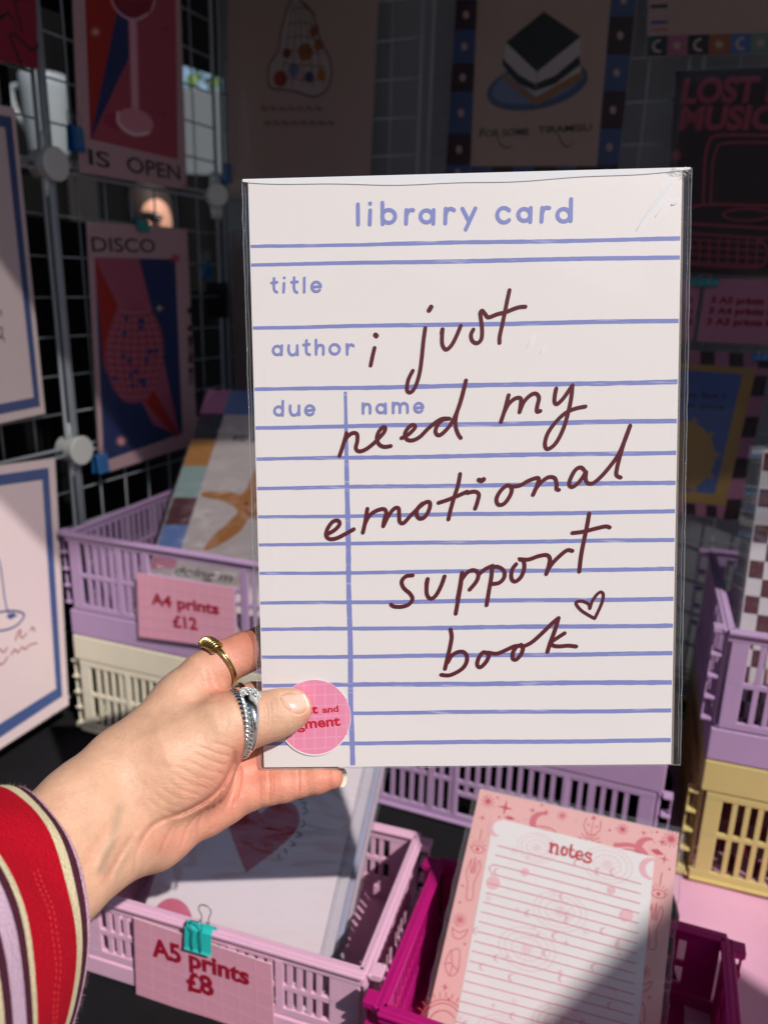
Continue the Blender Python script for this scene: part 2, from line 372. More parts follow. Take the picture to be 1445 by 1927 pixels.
# black curtain behind the side grid, with gaps
n2 = -nL*0.10
def cpt(s): p = C0+n2+dL*s; return (p[0], p[1], 0)
hang('black_curtain', cpt(-1.3), cpt(0.055), GZ+0.02, 1.0, black, 'black curtain hanging behind the near part of the side grid', 'curtain', 0.008, 5)
hang('black_curtain', cpt(0.14), cpt(0.27), 0.17, 1.0, black, 'black curtain hanging behind the wine glass poster', 'curtain', 0.003, 8)
hang('black_curtain', cpt(0.05), cpt(0.30), GZ+0.02, 0.075, black, 'black curtain hanging low behind the disco poster', 'curtain', 0.004, 6)
hang('black_curtain', cpt(0.30), cpt(0.52), GZ+0.02, -0.02, black, 'black curtain hanging low in the back corner behind the crates', 'curtain', 0.003, 7)
hang('black_curtain', cpt(0.05), cpt(0.52), 0.335, 1.0, black, 'black curtain rolled down above the gap onto the market', 'curtain', 0.004, 7)
# ---- glimpses of the market through the gaps
wp = atd(96, 306, 3.05); def_lathe = None
def lathe(mb, c, prof, mt, n=32):
    vs = []; fs = []
    for r, z in prof:
        for k in range(n): a = 2*pi*k/n; vs.append((c[0]+r*cos(a), c[1]+r*sin(a), c[2]+z))
    for i in range(len(prof)-1):
        for k in range(n): l = (k+1) % n; fs.append((i*n+k, i*n+l, (i+1)*n+l, (i+1)*n+k))
    mb.add(vs, fs, mt); return mb
whp = mat('white_plastic', '8b9195', 0.4)
wb = thing('white_jug', 'sunlit white jug seen through the side grid beside the wine glass poster', 'jug', tuple(wp))
lathe(MB(), wp, [(0.0, 0.0), (0.062, 0.0), (0.075, 0.04), (0.085, 0.25), (0.09, 0.30), (0.085, 0.31), (0.08, 0.26), (0.0, 0.05)], whp).build('container', wb, smooth=True)
MB().tube(cat_rom([wp+np.array(p) for p in ((-0.08, 0, 0.27), (-0.125, 0, 0.26), (-0.12, 0, 0.19), (-0.08, 0, 0.12), (-0.07, 0, 0.08))]), 0.013, whp).build('handle', wb, smooth=True)
sh = thing('neighbour_shelf', 'wooden shelf unit of the next stall under the white jug', 'shelf', (wp[0], wp[1], GZ)); wd = mat('shelf_wood', '1c1714', 0.8, var=0.2, vscale=20)
q = MB(); q.box(wp[0]-0.35, wp[1]-0.12, wp[2]-0.028, wp[0]+0.13, wp[1]+0.16, wp[2]-0.003, wd); q.build('board', sh)
for x in (-0.33, 0.10): q = MB(); q.box(wp[0]+x, wp[1]-0.1, GZ, wp[0]+x+0.025, wp[1]+0.15, wp[2]-0.0285, wd); q.build('upright', sh)
bb = atd(372, 345, 5.0); bo = thing('white_board', 'pale panel of another stall seen through the back corner of the grid', 'panel', (bb[0], bb[1], GZ))
q = MB(); q.box(bb[0]-0.14, bb[1], bb[2]+0.02, bb[0]+0.3, bb[1]+0.03, bb[2]+0.55, mat('grey_panel', '666b70', 0.6)); q.build('panel', bo, bevel=0.004)
q = MB(); q.box(bb[0]+0.305, bb[1]-0.01, GZ, bb[0]+0.325, bb[1]+0.02, bb[2]+0.64, wd); q.build('post', bo)
darkb = mat('backdrop_cloth', '0c0c0d', 0.95, 0.1)
n3 = atd(338, 400, 3.9); n4 = atd(-500, 400, 3.9); n5 = atd(470, 400, 3.9)
hang('black_backdrop', (n3[0], n3[1], 0), (n5[0], n5[1], 0), GZ, atd(372, 330, 3.9)[2], darkb, 'low black cloth of the neighbouring stall under the pale panel', 'backdrop', 0.01, 13)
hang('black_backdrop', (n4[0], n4[1], 0), (n3[0], n3[1], 0), GZ, 2.2, darkb, 'black cloth side of the neighbouring stall behind the passer-by', 'backdrop', 0.03, 12)
# a passer-by beyond the gap
HP = atd(292, 400, 3.1)
person2 = thing('person', 'passer-by in a pink top glimpsed through the gap above the disco poster', 'person', tuple(HP[:2])+(GZ,))
skin2 = mat('skin_far', 'd9a084', 0.5, sss=0.1)
def ellips(mb, c, r, mt, n=24, m=14, rz=0.0, tilt=0.0):
    vs = []; fs = []; R = Matrix.Rotation(rz, 3, 'Z') @ Matrix.Rotation(tilt, 3, 'X')
    for i in range(m+1):
        th = pi*i/m
        for k in range(n):
            a = 2*pi*k/n; v = R @ Vector((r[0]*sin(th)*cos(a), r[1]*sin(th)*sin(a), r[2]*cos(th))); vs.append((c[0]+v[0], c[1]+v[1], c[2]+v[2]))
    for i in range(m):
        for k in range(n): l = (k+1) % n; fs.append((i*n+k, (i+1)*n+k, (i+1)*n+l, i*n+l))
    mb.add(vs, fs, mt); return mb
def skin_body(name, nodes, edges, mt, parent, sub=2):
    me = bpy.data.meshes.new(name); me.from_pydata([Vector(n[0]) for n in nodes], edges, []); o = bpy.data.objects.new(name, me); COL.objects.link(o)
    md = o.modifiers.new('s', 'SKIN'); 
    for i, n in enumerate(nodes): me.skin_vertices[0].data[i].radius = (n[1], n[2])
    me.skin_vertices[0].data[0].use_root = True
    sb = o.modifiers.new('u', 'SUBSURF'); sb.levels = sub; sb.render_levels = sub
    bpy.context.view_layer.update(); m2 = bpy.data.meshes.new_from_object(o.evaluated_get(bpy.context.evaluated_depsgraph_get())); bpy.data.objects.remove(o)
    m2.materials.clear(); m2.materials.append(mt); m2.name = name; m2.transform(WM[parent.name].inverted())
    return mobj(name, m2, parent)
bx, by = HP[0], HP[1]
skin_body('body', [((bx, by, 0.10), .055, .06), ((bx, by, 0.19), .072, .085), ((bx, by-0.01, 0.26), .07, .085), ((bx, by, 0.315), .04, .05), ((bx, by, -0.07), .048, .048), ((bx, by, -0.2), .15, .1),
    ((bx+0.17, by, -0.15), .055, .055), ((bx+0.22, by, -0.42), .045, .045), ((bx+0.12, by-0.16, -0.32), .035, .035), ((bx-0.17, by, -0.15), .055, .055), ((bx-0.22, by, -0.42), .045, .045), ((bx-0.20, by-0.08, -0.66), .035, .035),
    ((bx, by, -0.55), .14, .1), ((bx+0.08, by, -0.9), .07, .07), ((bx+0.08, by, -1.28), .045, .045), ((bx-0.08, by, -0.9), .07, .07), ((bx-0.08, by, -1.28), .045, .045)],
    [(0, 1), (1, 2), (2, 3), (0, 4), (4, 5), (5, 6), (6, 7), (7, 8), (5, 9), (9, 10), (10, 11), (5, 12), (12, 13), (13, 14), (12, 15), (15, 16)], skin2, person2)
ellips(MB(), (bx, by, -0.36), (0.24, 0.135, 0.27), mat('pink_top', 'b985a4', 0.9, bump=0.3)).build('pink_top', person2, smooth=True)
ellips(MB(), (bx, by, -0.85), (0.19, 0.14, 0.42), mat('dark_skirt', '2a2a33', 0.9)).build('dark_skirt', person2, smooth=True)
ellips(MB(), (bx-0.028, by+0.035, 0.262), (0.088, 0.105, 0.125), mat('dark_hair', '2b1c16', 0.7)).build('hair', person2, smooth=True)
ellips(MB(), (bx+0.0, by-0.098, 0.195), (0.012, 0.02, 0.02), skin2).build('nose', person2, smooth=True)
ellips(MB(), (bx-0.005, by-0.088, 0.228), (0.06, 0.02, 0.022), mat('dark_glasses', '141214', 0.2)).build('sunglasses', person2, smooth=True)
hd = thing('hedge', 'leafy green hedge far beyond the gap in the back corner', 'hedge', (-1.7, 7.0, GZ))
rn = np.random.RandomState(4); hv = []; hf = []
for i in range(9000):
    c = np.array([-1.7+rn.uniform(-2.2, 2.2), 7+rn.uniform(-.5, .5), GZ+rn.uniform(0.1, 2.9+0.3*rn.rand())]); a = rn.randn(3); a /= np.linalg.norm(a); b = np.cross(a, rn.randn(3)); b /= np.linalg.norm(b); k = len(hv)
    hv += [c-a*.05, c+b*.025, c+a*.05, c-b*.025]; hf.append((k, k+1, k+2, k+3))
tag(MB().add(hv, hf, mat('leaf', '5d7a32', 0.5, var=0.5, vscale=2)).build('foliage', hd), kind='stuff')
hb = MB(); hb.box(-3.8, 6.75, GZ, 0.4, 7.25, GZ+2.7, mat('hedge_inside', '20290f', 0.9, var=0.5)); hb.build('branches', hd)
# a pale market building behind the camera: what the shiny bags and shaded things look out on
bl = thing('town_building', 'pale rendered town building on the far side of the market street', 'building', (1, -14, GZ))
q = MB(); q.box(-13, -20, GZ, 15, -14, GZ+7, mat('render_wall', 'b9b2a6', 0.85, var=0.1, vscale=2, bump=0.3, bscale=30)); q.build('wall', bl)
q = MB(); q.box(-13.4, -20.3, GZ+7.003, 15.4, -13.6, GZ+7.5, mat('roof_slate', '4a4c50', 0.7)); q.build('roof', bl)
for i in range(8):
    for r in range(2):
        q = MB(); x = -11+i*3.3; z = GZ+1.2+r*3; q.box(x, -14.0, z, x+1.2, -13.94, z+1.6, mat('window_frame', 'dcdcdc', 0.5)); w = q.build('window', bl)
        q = MB(); q.box(x+.08, -13.937, z+.08, x+1.12, -13.93, z+1.52, mat('window_glass', '20262c', 0.1)); q.build('pane', w)
        WM[w.name] = WM[bl.name]
# added unseen blocker on poles, cut to cast the note pad's diagonal shade
def atz(px, py, z): r = ray(px, py); return r*z/r[2]
ssl = thing('shade_blocker', 'unseen panel added above and behind the camera to shade the note pad', 'shade sail', (1.3, -0.9, GZ)); SQ = [(1262, 1655, -.45), (1090, 1927, -.51), (960, 2130, -.53), (1560, 2160, -.53), (1560, 1900, -.56), (1330, 1745, -.56)]
top_ = [atz(*p)+to_sun*2.25 for p in SQ]; bot_ = [p-np.array([0, 0, .002]) for p in top_]; n_ = len(SQ)
MB().add(top_+bot_, [tuple(range(n_)), tuple(range(n_, 2*n_))[::-1]]+[(i, i+n_, (i+1) % n_+n_, (i+1) % n_) for i in range(n_)], mat('blocker', 'a8977c', .9)).build('blocker', ssl)
for p in (top_[3], top_[4]): MB().tube([p+np.array([0.02, -0.02, .02]), np.array([p[0]+.05, p[1]-.05, GZ])], .02, mat('pole_metal', '8c8f93', 0.4, metal=1)).build('pole', ssl, smooth=True)
# ================================================================== crates
def crate(base, yaw, L, D, H, hexc, label, group, kindn, flip=False, small=False):
    """folding slatted crate; local x along the front, y to the back"""
    t = thing('folding_crate', label, 'crate', base, radians(yaw), group); mt = mat('plastic_'+hexc, hexc, 0.40, 0.5, var=0.06, vscale=45, bump=0.12, bscale=500, sss=0.2)
    bh = 0.034 if not small else 0.018; th = 0.005; rail = 0.012 if not small else 0.013
    Z = (lambda z: H-z) if flip else (lambda z: z)
    def bx(mb, x0, y0, z0, x1, y1, z1): a, b = sorted((Z(z0), Z(z1))); mb.box(x0, y0, a, x1, y1, b, mt)
    # tray
    q = MB(); bx(q, 0.004, 0.004, 0.0, L-0.004, D-0.004, 0.003)
    for (a, b, c, d) in ((0, 0, L, th), (0, D-th, L, D), (0, th, th, D-th), (L-th, th, L, D-th)): bx(q, a, b, 0.0, c, d, bh)
    q.build('base_tray', t, world=False, bevel=0.0012)
    zb, zt = bh+0.0015, H
    pitch, sw = (0.0118, 0.0048) if not small else (0.0083, 0.0042)
    cache = {}
    def panel(length, origin, rz, window):
        e = MB(); end = 0.016 if not small else 0.025
        bx(e, 0.002, 0.0008, zt-rail, length-0.002, th, zt); bx(e, 0.006, 0.001, zb, length-0.006, th, zb+0.008)
        zm = (zb+zt-rail)/2+0.002; bx(e, 0.008, 0.0014, zm-0.003, length-0.008, th-0.0004, zm+0.003)
        bx(e, 0.006, 0.0012, zb+0.004, 0.006+end, th-0.0002, zt-rail+0.004); bx(e, length-0.006-end, 0.0012, zb+0.004, length-0.006, th-0.0002, zt-rail+0.004)
        bx(e, 0.002, -0.0026, zt-0.0040, length-0.002, 0.001, zt-0.0006); bx(e, 0.003, th-0.001, zt-0.0036, length-0.003, th+0.0028, zt-0.0004)      # lip under the rim
        x0, x1 = 0.006+end, length-0.006-end; xs = []
        if window: wa, wb = length*0.34, length*0.70
        else: wa = wb = 9
        n = int(round((x1-x0)/pitch)); pt = (x1-x0)/n
        for i in range(1, n):
            x = x0+i*pt
            if window and wa-0.004 < x < wb+0.004: continue
            xs.append((x, i % 5 == 0))
        if window:
            bx(e, wa-0.004, 0.0006, zb+0.004, wa+0.002, th, zt-rail+0.002); bx(e, wb-0.002, 0.0006, zb+0.004, wb+0.004, th, zt-rail+0.002)
            bx(e, wa, 0.001, zt-rail-0.030, wb, th-0.0003, zt-rail-0.024)
            k = int((wb-wa)/pt)
            for i in range(1, k): xs.append((wa+i*(wb-wa)/k, 'w'))
        o = e.build('side_panel', t, world=False, bevel=0.0009); o.location = origin; o.rotation_euler = (0, 0, rz)
        for x, wide in xs:
            key = wide
            if key not in cache:
                s = MB(); w = sw/2*(1.5 if wide is True else 1); bx(s, -w, 0.0016 if wide is not True else 0.0004, zb+0.006, w, th-0.0008, (zt-rail+0.002) if wide != 'w' else (zt-rail-0.026)); m = s.build('slat', o, world=False); cache[key] = m.data
            else: m = mobj('slat', cache[key], o)
            m.location = (x, 0, 0)
    panel(L, (0, 0, 0), 0, kindn != 'plain'); panel(L, (L, D, 0), pi, False)
    panel(D, (0, D, 0), -pi/2, False); panel(D, (L, 0, 0), pi/2, False)
    for cx, sx in ((0, -1), (L, 1)):          # ladder-like hinge lugs on the front corners
        for cy in (0.004, D-0.004-0.010):
            e = MB(); k = 5 if not small else 4; o0 = 0.010
            for i in range(k):
                z = zb+0.004+(zt-zb-0.012)*i/(k-1); a, b = sorted((cx+sx*0.0005, cx+sx*o0)); bx(e, a, cy, z, b, cy+0.012, z+0.0028)
            a, b = sorted((cx+sx*(o0-0.0018), cx+sx*(o0-0.0002))); bx(e, a, cy+0.004, zb+0.005, b, cy+0.0085, zt-0.0085)
            a, b = sorted((cx+sx*0.0004, cx+sx*(o0+0.001))); bx(e, a, cy-0.001, zt-0.006, b, cy+0.011, zt-0.0003)
            e.build('corner_hinge', t, world=False, bevel=0.0006)
    return t
def off(o, yaw, dx, dy, z):
    t = radians(yaw); return np.array([o[0]+cos(t)*dx-sin(t)*dy, o[1]+sin(t)*dx+cos(t)*dy, z])
A4 = (-0.398, 0.905); YC = -20
crate((A4[0], A4[1], TZ+0.001), YC, 0.36, 0.262, 0.140, 'ded6c0', 'cream slatted folding crate turned upside down under the lavender A4 print crate', 'folding crates stacked on the table', 'plain', flip=True)
crate((A4[0], A4[1], TZ+0.1425), YC, 0.36, 0.262, 0.138, 'b092b8', 'lavender folding crate holding A4 prints, on top of the cream crate', 'folding crates stacked on the table', 'window')
R4 = (0.321, 0.656); YR = -18
crate((R4[0], R4[1], TZ+0.006), YR, 0.36, 0.25, 0.140, 'cab878', 'yellow slatted folding crate turned upside down on the pink cloth', 'folding crates stacked on the table', 'plain', flip=True)
crate((R4[0], R4[1], TZ+0.1475), YR, 0.36, 0.25, 0.138, 'b092b8', 'lavender folding crate with the chequered print, on top of the yellow crate', 'folding crates stacked on the table', 'plain')
M4 = off((-0.014, 0.776), -21, 0, 0, 0)
crate((M4[0], M4[1], TZ+0.001), -21, 0.322, 0.22, 0.135, 'b092b8', 'lavender folding crate turned upside down behind the held card and the note pad', 'folding crates stacked on the table', 'window', flip=True)
Y5 = -17; A5 = np.array([-0.262, 0.534])
crate((A5[0], A5[1], TZ+0.001), Y5, 0.27, 0.165, 0.085, 'dfb0ca', 'small pale pink folding crate holding A5 prints', 'folding crates stacked on the table', 'plain', small=True)
YN = -19.5; N5 = np.array([0.003, 0.428])
crate((N5[0], N5[1], TZ+0.001), YN, 0.245, 0.165, 0.085, 'b0126f', 'small magenta folding crate holding the note pad', 'folding crates stacked on the table', 'plain', small=True)
# ---- pink cloth under the yellow crate
pc = MB(); rn = np.random.RandomState(9); vs = []; fs = []; nx, ny = 50, 60
for j in range(ny+1):
    for i in range(nx+1):
        p = off(R4, YR, -0.012+0.6*i/nx, -0.42+0.75*j/ny, 0); e = 0.004*sin(j*0.7)*(1-i/nx)**6
        vs.append((p[0]+e, p[1], TZ+0.0022+0.0016*(sin(i*0.8+1.5*sin(j*0.11))+1)*0.5+(0.0025*(sin(i*0.42+j*0.1)+1) if j < 30 else 0)))
for j in range(ny):
    for i in range(nx): k = j*(nx+1)+i; fs.append((k, k+1, k+nx+2, k+nx+1))
pc.add(vs, fs, mat('pink_cloth', 'd9a3bd', 0.9, 0.2, var=0.06, vscale=25, bump=0.4, bscale=900)); o = pc.build('pink_cloth', smooth=True)
tag(o, 'pale pink cloth spread on the table under the yellow crate', 'cloth')
# ================================================================== posters on the grids
PL = Plane(C0+nL*0.012, dL, (0, 0, 1)); PB = Plane(CB+nB*0.012, dB, (0, 0, 1))
bag = film('bag_film', rough=0.12, milk=0.015, bump=0.12, bscale=9, refl=0.02)
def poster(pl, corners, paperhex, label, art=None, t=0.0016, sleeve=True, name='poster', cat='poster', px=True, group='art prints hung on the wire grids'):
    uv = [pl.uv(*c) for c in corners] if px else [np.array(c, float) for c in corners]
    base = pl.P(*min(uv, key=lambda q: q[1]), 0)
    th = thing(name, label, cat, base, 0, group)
    WALL_SHADE[0] = 0.52 if pl is PB else 0.85 if pl is PL else 1.0; paperhex = dimhex(paperhex, WALL_SHADE[0])  # shade of the grid walls is put into the print colours, deepest at the rear
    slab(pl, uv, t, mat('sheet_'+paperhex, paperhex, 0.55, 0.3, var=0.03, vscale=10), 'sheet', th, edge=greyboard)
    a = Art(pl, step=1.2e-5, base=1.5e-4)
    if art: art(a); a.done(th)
    WALL_SHADE[0] = 1.0
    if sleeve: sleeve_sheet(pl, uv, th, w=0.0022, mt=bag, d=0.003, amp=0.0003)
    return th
def clip(pl, x, y, w, h, hexc, label, up_=True, side=0):
    """binder clip: folded metal body and two bent wire handles"""
    c = pl.uv(x, y); s = np.linalg.norm(pl.uv(x+1, y)-c); W_, H_ = w*s/2*1.05, h*s/2
    t = thing('binder_clip', label, 'clip', pl.P(c[0], c[1]-H_, 0), 0, 'binder clips'); m = mat('clip_'+hexc, hexc, 0.35, 0.5)
    q = MB(); prof = [(-H_, 0.0050), (-H_*0.9, 0.0062), (-H_*0.75, 0.0052), (H_*0.75, 0.0035), (H_, 0.0008), (H_, -0.0030), (H_*0.75, -0.0052), (-H_*0.75, -0.0062), (-H_, -0.006)]
    vs = []; fs = []
    for sx in (-1, 1):
        for a, b in prof: vs.append(pl.P(c[0]+sx*W_, c[1]+a, b))
    n = len(prof)
    for i in range(n-1): fs.append((i, i+n, i+n+1, i+1))
    q.add(vs, fs, m); o = q.build('body', t); sd = o.modifiers.new('t', 'SOLIDIFY'); sd.thickness = 0.0005
    wm = mat('clip_wire', '9a9a98', 0.25, metal=1)
    for sgn in (1,):
        hp = [(-0.28, -0.75), (-0.30, 0.2), (-0.25, 1.0), (-0.42, 1.5), (-0.34, 1.95), (0, 2.1), (0.34, 1.95), (0.42, 1.5), (0.25, 1.0), (0.30, 0.2), (0.28, -0.75)]
        MB().tube(cat_rom([pl.P(c[0]+a*W_*1.1, c[1]+b*H_*0.9, 0.0072 if b < 1 else 0.0065) for a, b in hp]), 0.00045, wm, n=6).build('handle', t, smooth=True)
        MB().tube(cat_rom([pl.P(c[0]+a*W_*1.1, c[1]+(b+0.25 if b > 0.5 else max(b, 0.6))*H_*0.9, -0.0068 if b < 1 else -0.008) for a, b in hp[1:-1]]), 0.00045, wm, n=6).build('handle', t, smooth=True)
def star(a, x, y, r, hexc, n=8, inner=0.35, rot=0.0, w=None):
    a.px([(x+(r if k % 2 == 0 else r*inner)*cos(rot+pi*k/n), y+(r if k % 2 == 0 else r*inner)*sin(rot+pi*k/n)) for k in range(2*n)], hexc)
# red poster, top left
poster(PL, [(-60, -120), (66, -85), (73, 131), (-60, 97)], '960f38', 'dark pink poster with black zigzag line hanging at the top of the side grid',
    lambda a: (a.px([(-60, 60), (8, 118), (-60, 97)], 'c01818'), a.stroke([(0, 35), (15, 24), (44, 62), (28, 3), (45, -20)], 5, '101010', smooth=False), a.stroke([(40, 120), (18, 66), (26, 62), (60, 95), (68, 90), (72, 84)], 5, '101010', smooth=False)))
# wine glass poster
def art_open(a):
    a.px([(157, -90), (330, -70), (335, 300), (170, 262)], 'b4485e'); a.px([(157, -90), (260, -75), (172, 262)], 'ae2016'); a.px([(225, 0), (272, 0), (245, 105), (170, 265)], '1b2a66')
    a.stroke([(203, -30), (215, 12), (240, 34), (265, 34), (288, 12), (294, -30)], 4, 'f0b0bc'); a.px([(212, 0), (290, 0), (283, 22), (262, 32), (242, 30), (222, 18)], '8c1838')
    a.px([(242, 33), (250, 36), (258, 33), (262, 205), (248, 205)], 'e89aac'); a.stroke([(250, 40), (254, 200)], 2, 'f6d0d8'); a.ell(218, 228, 24, 15, 'a83050', 0.3)
    a.ell(254, 230, 36, 25, 'e590a4', 0.35); a.stroke([(222, 212), (224, 232), (250, 252), (280, 250)], 5, 'f6d0d8')
    for x, y, r in ((180, 60, 12), (312, 55, 9), (308, 215, 9)): star(a, x, y, r, 'f0a0a0' if x < 200 else 'b02850')
    a.text('IS', (168, 309), (208, 317), 30, '1c1a20', 0.012); a.text('OPEN', (240, 323), (340, 339), 30, '1c1a20', 0.012)
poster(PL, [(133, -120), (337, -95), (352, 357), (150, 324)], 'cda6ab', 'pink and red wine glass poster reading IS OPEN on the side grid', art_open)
# disco poster
def art_disco(a):
    a.text('DISCO', (174, 473), (293, 475), 28, '1c1a20', 0.012)
    a.px([(178, 484), (330, 488), (344, 815), (196, 868)], '1c2e62'); a.px([(178, 484), (262, 487), (300, 640), (338, 820), (290, 800), (262, 745), (200, 700), (183, 560)], 'b25670')
    a.px([(180, 488), (222, 575), (200, 640), (196, 705)], 'ae2016'); a.px([(262, 745), (290, 735), (338, 820), (332, 822)], 'ae2016')
    a.ell(254, 665, 54, 94, 'a8425a', 0.05, 36)
    for k in range(-6, 7): 
        f = sqrt(max(0, 1-(k/7)**2)); a.stroke([(254-53*f, 665+k*13.2), (254, 665+k*13.2+3), (254+53*f, 665+k*13.2)], 1.6, 'c87c8c')
    for k in range(-3, 4): a.stroke([(254+k*7, 575), (254+k*16, 665), (254+k*7, 755)], 1.6, 'c87c8c')
    rn = random.Random(3)
    for k in range(18): x, y = 254+rn.uniform(-40, 40), 665+rn.uniform(-70, 70); a.px([(x-4, y-5), (x+4, y-5), (x+4, y+5), (x-4, y+5)], '2c3a78')
    star(a, 330, 486, 13, 'd04060'); star(a, 228, 830, 13, 'e8a0a0'); star(a, 300, 580, 9, 'e8c0b0', 4, 0.25)
    a.text('TIME', (352, 560), (356, 725), 12, '1c1a20', 0.02)
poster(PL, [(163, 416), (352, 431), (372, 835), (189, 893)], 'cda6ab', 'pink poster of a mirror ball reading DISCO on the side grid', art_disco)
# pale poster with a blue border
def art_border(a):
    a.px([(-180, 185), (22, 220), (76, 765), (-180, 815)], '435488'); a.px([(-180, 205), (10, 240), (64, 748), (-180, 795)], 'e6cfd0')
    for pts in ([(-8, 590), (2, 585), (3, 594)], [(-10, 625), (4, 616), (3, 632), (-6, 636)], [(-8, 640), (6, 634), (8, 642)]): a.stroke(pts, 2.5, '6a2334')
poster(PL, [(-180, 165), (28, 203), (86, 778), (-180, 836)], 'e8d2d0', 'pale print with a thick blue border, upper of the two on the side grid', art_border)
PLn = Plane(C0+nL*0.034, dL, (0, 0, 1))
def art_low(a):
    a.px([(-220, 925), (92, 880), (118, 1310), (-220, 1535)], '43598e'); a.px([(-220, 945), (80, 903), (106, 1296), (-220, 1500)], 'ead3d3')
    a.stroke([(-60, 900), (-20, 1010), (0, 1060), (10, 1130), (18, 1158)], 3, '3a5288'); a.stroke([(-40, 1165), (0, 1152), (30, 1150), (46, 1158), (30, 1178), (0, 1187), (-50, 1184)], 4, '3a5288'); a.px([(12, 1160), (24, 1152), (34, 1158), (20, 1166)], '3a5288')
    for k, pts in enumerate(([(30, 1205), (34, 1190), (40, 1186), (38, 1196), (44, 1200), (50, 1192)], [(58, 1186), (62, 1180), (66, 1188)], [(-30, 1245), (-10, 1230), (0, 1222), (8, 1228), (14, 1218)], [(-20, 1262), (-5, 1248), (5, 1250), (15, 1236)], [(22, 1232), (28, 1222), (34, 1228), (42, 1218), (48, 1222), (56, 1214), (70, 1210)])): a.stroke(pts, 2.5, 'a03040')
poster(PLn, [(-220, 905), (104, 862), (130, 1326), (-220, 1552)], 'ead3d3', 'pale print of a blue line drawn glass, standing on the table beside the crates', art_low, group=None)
# rear wall
def art_pear(a):
    pts = [(548, 0), (540, 20), (530, 55), (524, 95), (508, 120), (505, 150), (512, 166), (545, 170), (565, 175), (590, 182), (612, 172), (624, 145), (620, 110), (604, 80), (596, 50), (585, 20), (565, 0), (560, -25)]
    a.px(pts, 'd9c8c4')
    for x, y, r, c in ((528, 148, 13, 'b0442c'), (575, 98, 14, 'b06a30'), (600, 85, 9, 'c0702c'), (553, 132, 11, '7e92b0'), (582, 145, 9, '345078'), (605, 140, 9, 'd08a34'), (540, 100, 8, '803040'), (590, 60, 8, 'b0643c')): a.ell(x, y, r, r*1.2, c)
    for k in range(6): a.stroke([(548-k*4, 20+k*25), (575, 15+k*27), (596+k*4, 30+k*24)], 1.5, '6a3030')
    for k in range(5): a.stroke([(552+k*6, 5), (540+k*14, 90), (530+k*20, 165)], 1.5, '6a3030')
    a.stroke(pts, 3, '5c2430', closed=True)
    for y, x0, x1 in ((208, 492, 610), (235, 498, 622)):
        x = x0
        while x < x1: a.stroke([(x, y), (x+4, y-8), (x+8, y), (x+12, y-5)], 2, '5c2430'); x += 17
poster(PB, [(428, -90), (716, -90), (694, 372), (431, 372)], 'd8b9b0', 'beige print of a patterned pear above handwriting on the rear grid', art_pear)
def art_tira(a):
    ly = [-60, 0, 56, 119, 173, 252, 311, 340]; ry = [-60, -30, 31, 103, 171, 243, 311, 340]
    dk, bl = '3a1a26', '4a6296'
    def lx(y): return 858-20*(y/330), 898-13*(y/311)
    def rx(y): return 1149-26*(y/311), 1197-36*(y/330)
    for ys, fx, ph in ((ly, lx, 0), (ry, rx, 1)):
        for i in range(len(ys)-1):
            y0, y1 = ys[i], ys[i+1]; a.px([(fx(y0)[0], y0), (fx(y0)[1], y0), (fx(y1)[1], y1), (fx(y1)[0], y1)], dk if (i+ph) % 2 else bl)
            c = (sum(fx((y0+y1)/2))/2, (y0+y1)/2); a.ell(c[0], c[1], 6, 8, 'e0b9b0', n=10)
    xs = np.linspace(886, 1124, 7)
    for i in range(6): a.px([(xs[i], 313), (xs[i+1], 313), (xs[i+1], 338), (xs[i], 338)], dk if i % 2 else bl)
    a.ell(1011, 161, 97, 44, '56688e', -0.22, 36); a.ell(1008, 158, 84, 35, '8294b8', -0.22, 36)
    a.px([(944, 135), (1008, 185), (1094, 128), (1096, 148), (1008, 200), (948, 150)], 'b07a48'); a.px([(952, 80), (1010, 136), (1092, 70), (1092, 135), (1008, 182), (945, 125)], 'e2d6d2')
    a.px([(945, 108), (975, 140), (1006, 158), (1045, 142), (1090, 104), (1092, 122), (1045, 158), (1006, 172), (972, 155), (946, 124)], '17110f')
    a.px([(952, 80), (1010, 136), (1007, 183), (1008, 183), (1012, 136)], 'a89a98'); a.px([(1023, 22), (1092, 69), (1010, 136), (952, 80)], '0d0b0c')
    a.stroke([(903, 258), (905, 244), (912, 243)], 2, '2a1a1c'); a.text('FOR SOME', (903, 258), (995, 254), 13, '3a2426', 0.01); a.text('TIRAMISU', (1012, 251), (1112, 246), 13, '3a2426', 0.01)
    a.stroke([(935, 256), (942, 272), (955, 279), (962, 274)], 2, '3a2426'); a.stroke([(1050, 252), (1058, 270), (1068, 276), (1078, 270)], 2, '3a2426')
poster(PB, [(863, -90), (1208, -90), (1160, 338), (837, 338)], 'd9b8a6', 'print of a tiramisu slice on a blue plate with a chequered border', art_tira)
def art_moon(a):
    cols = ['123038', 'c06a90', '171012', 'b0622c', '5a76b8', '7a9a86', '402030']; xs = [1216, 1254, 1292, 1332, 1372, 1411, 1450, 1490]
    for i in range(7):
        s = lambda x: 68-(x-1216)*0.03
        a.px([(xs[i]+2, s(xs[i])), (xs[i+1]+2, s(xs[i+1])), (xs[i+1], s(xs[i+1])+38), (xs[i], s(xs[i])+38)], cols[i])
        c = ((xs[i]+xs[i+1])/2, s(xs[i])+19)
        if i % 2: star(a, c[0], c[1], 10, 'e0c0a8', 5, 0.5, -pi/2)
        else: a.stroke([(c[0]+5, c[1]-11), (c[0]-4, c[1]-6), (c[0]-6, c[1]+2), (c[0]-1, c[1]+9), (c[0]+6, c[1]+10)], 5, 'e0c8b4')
    for y, c in ((-25, '5a76b8'), (12, '14202c'), (42, '5a70a8'), (56, 'd08a80')): a.px([(1224, y-3), (1256, y-4), (1256, y+3), (1223, y+4)], c)
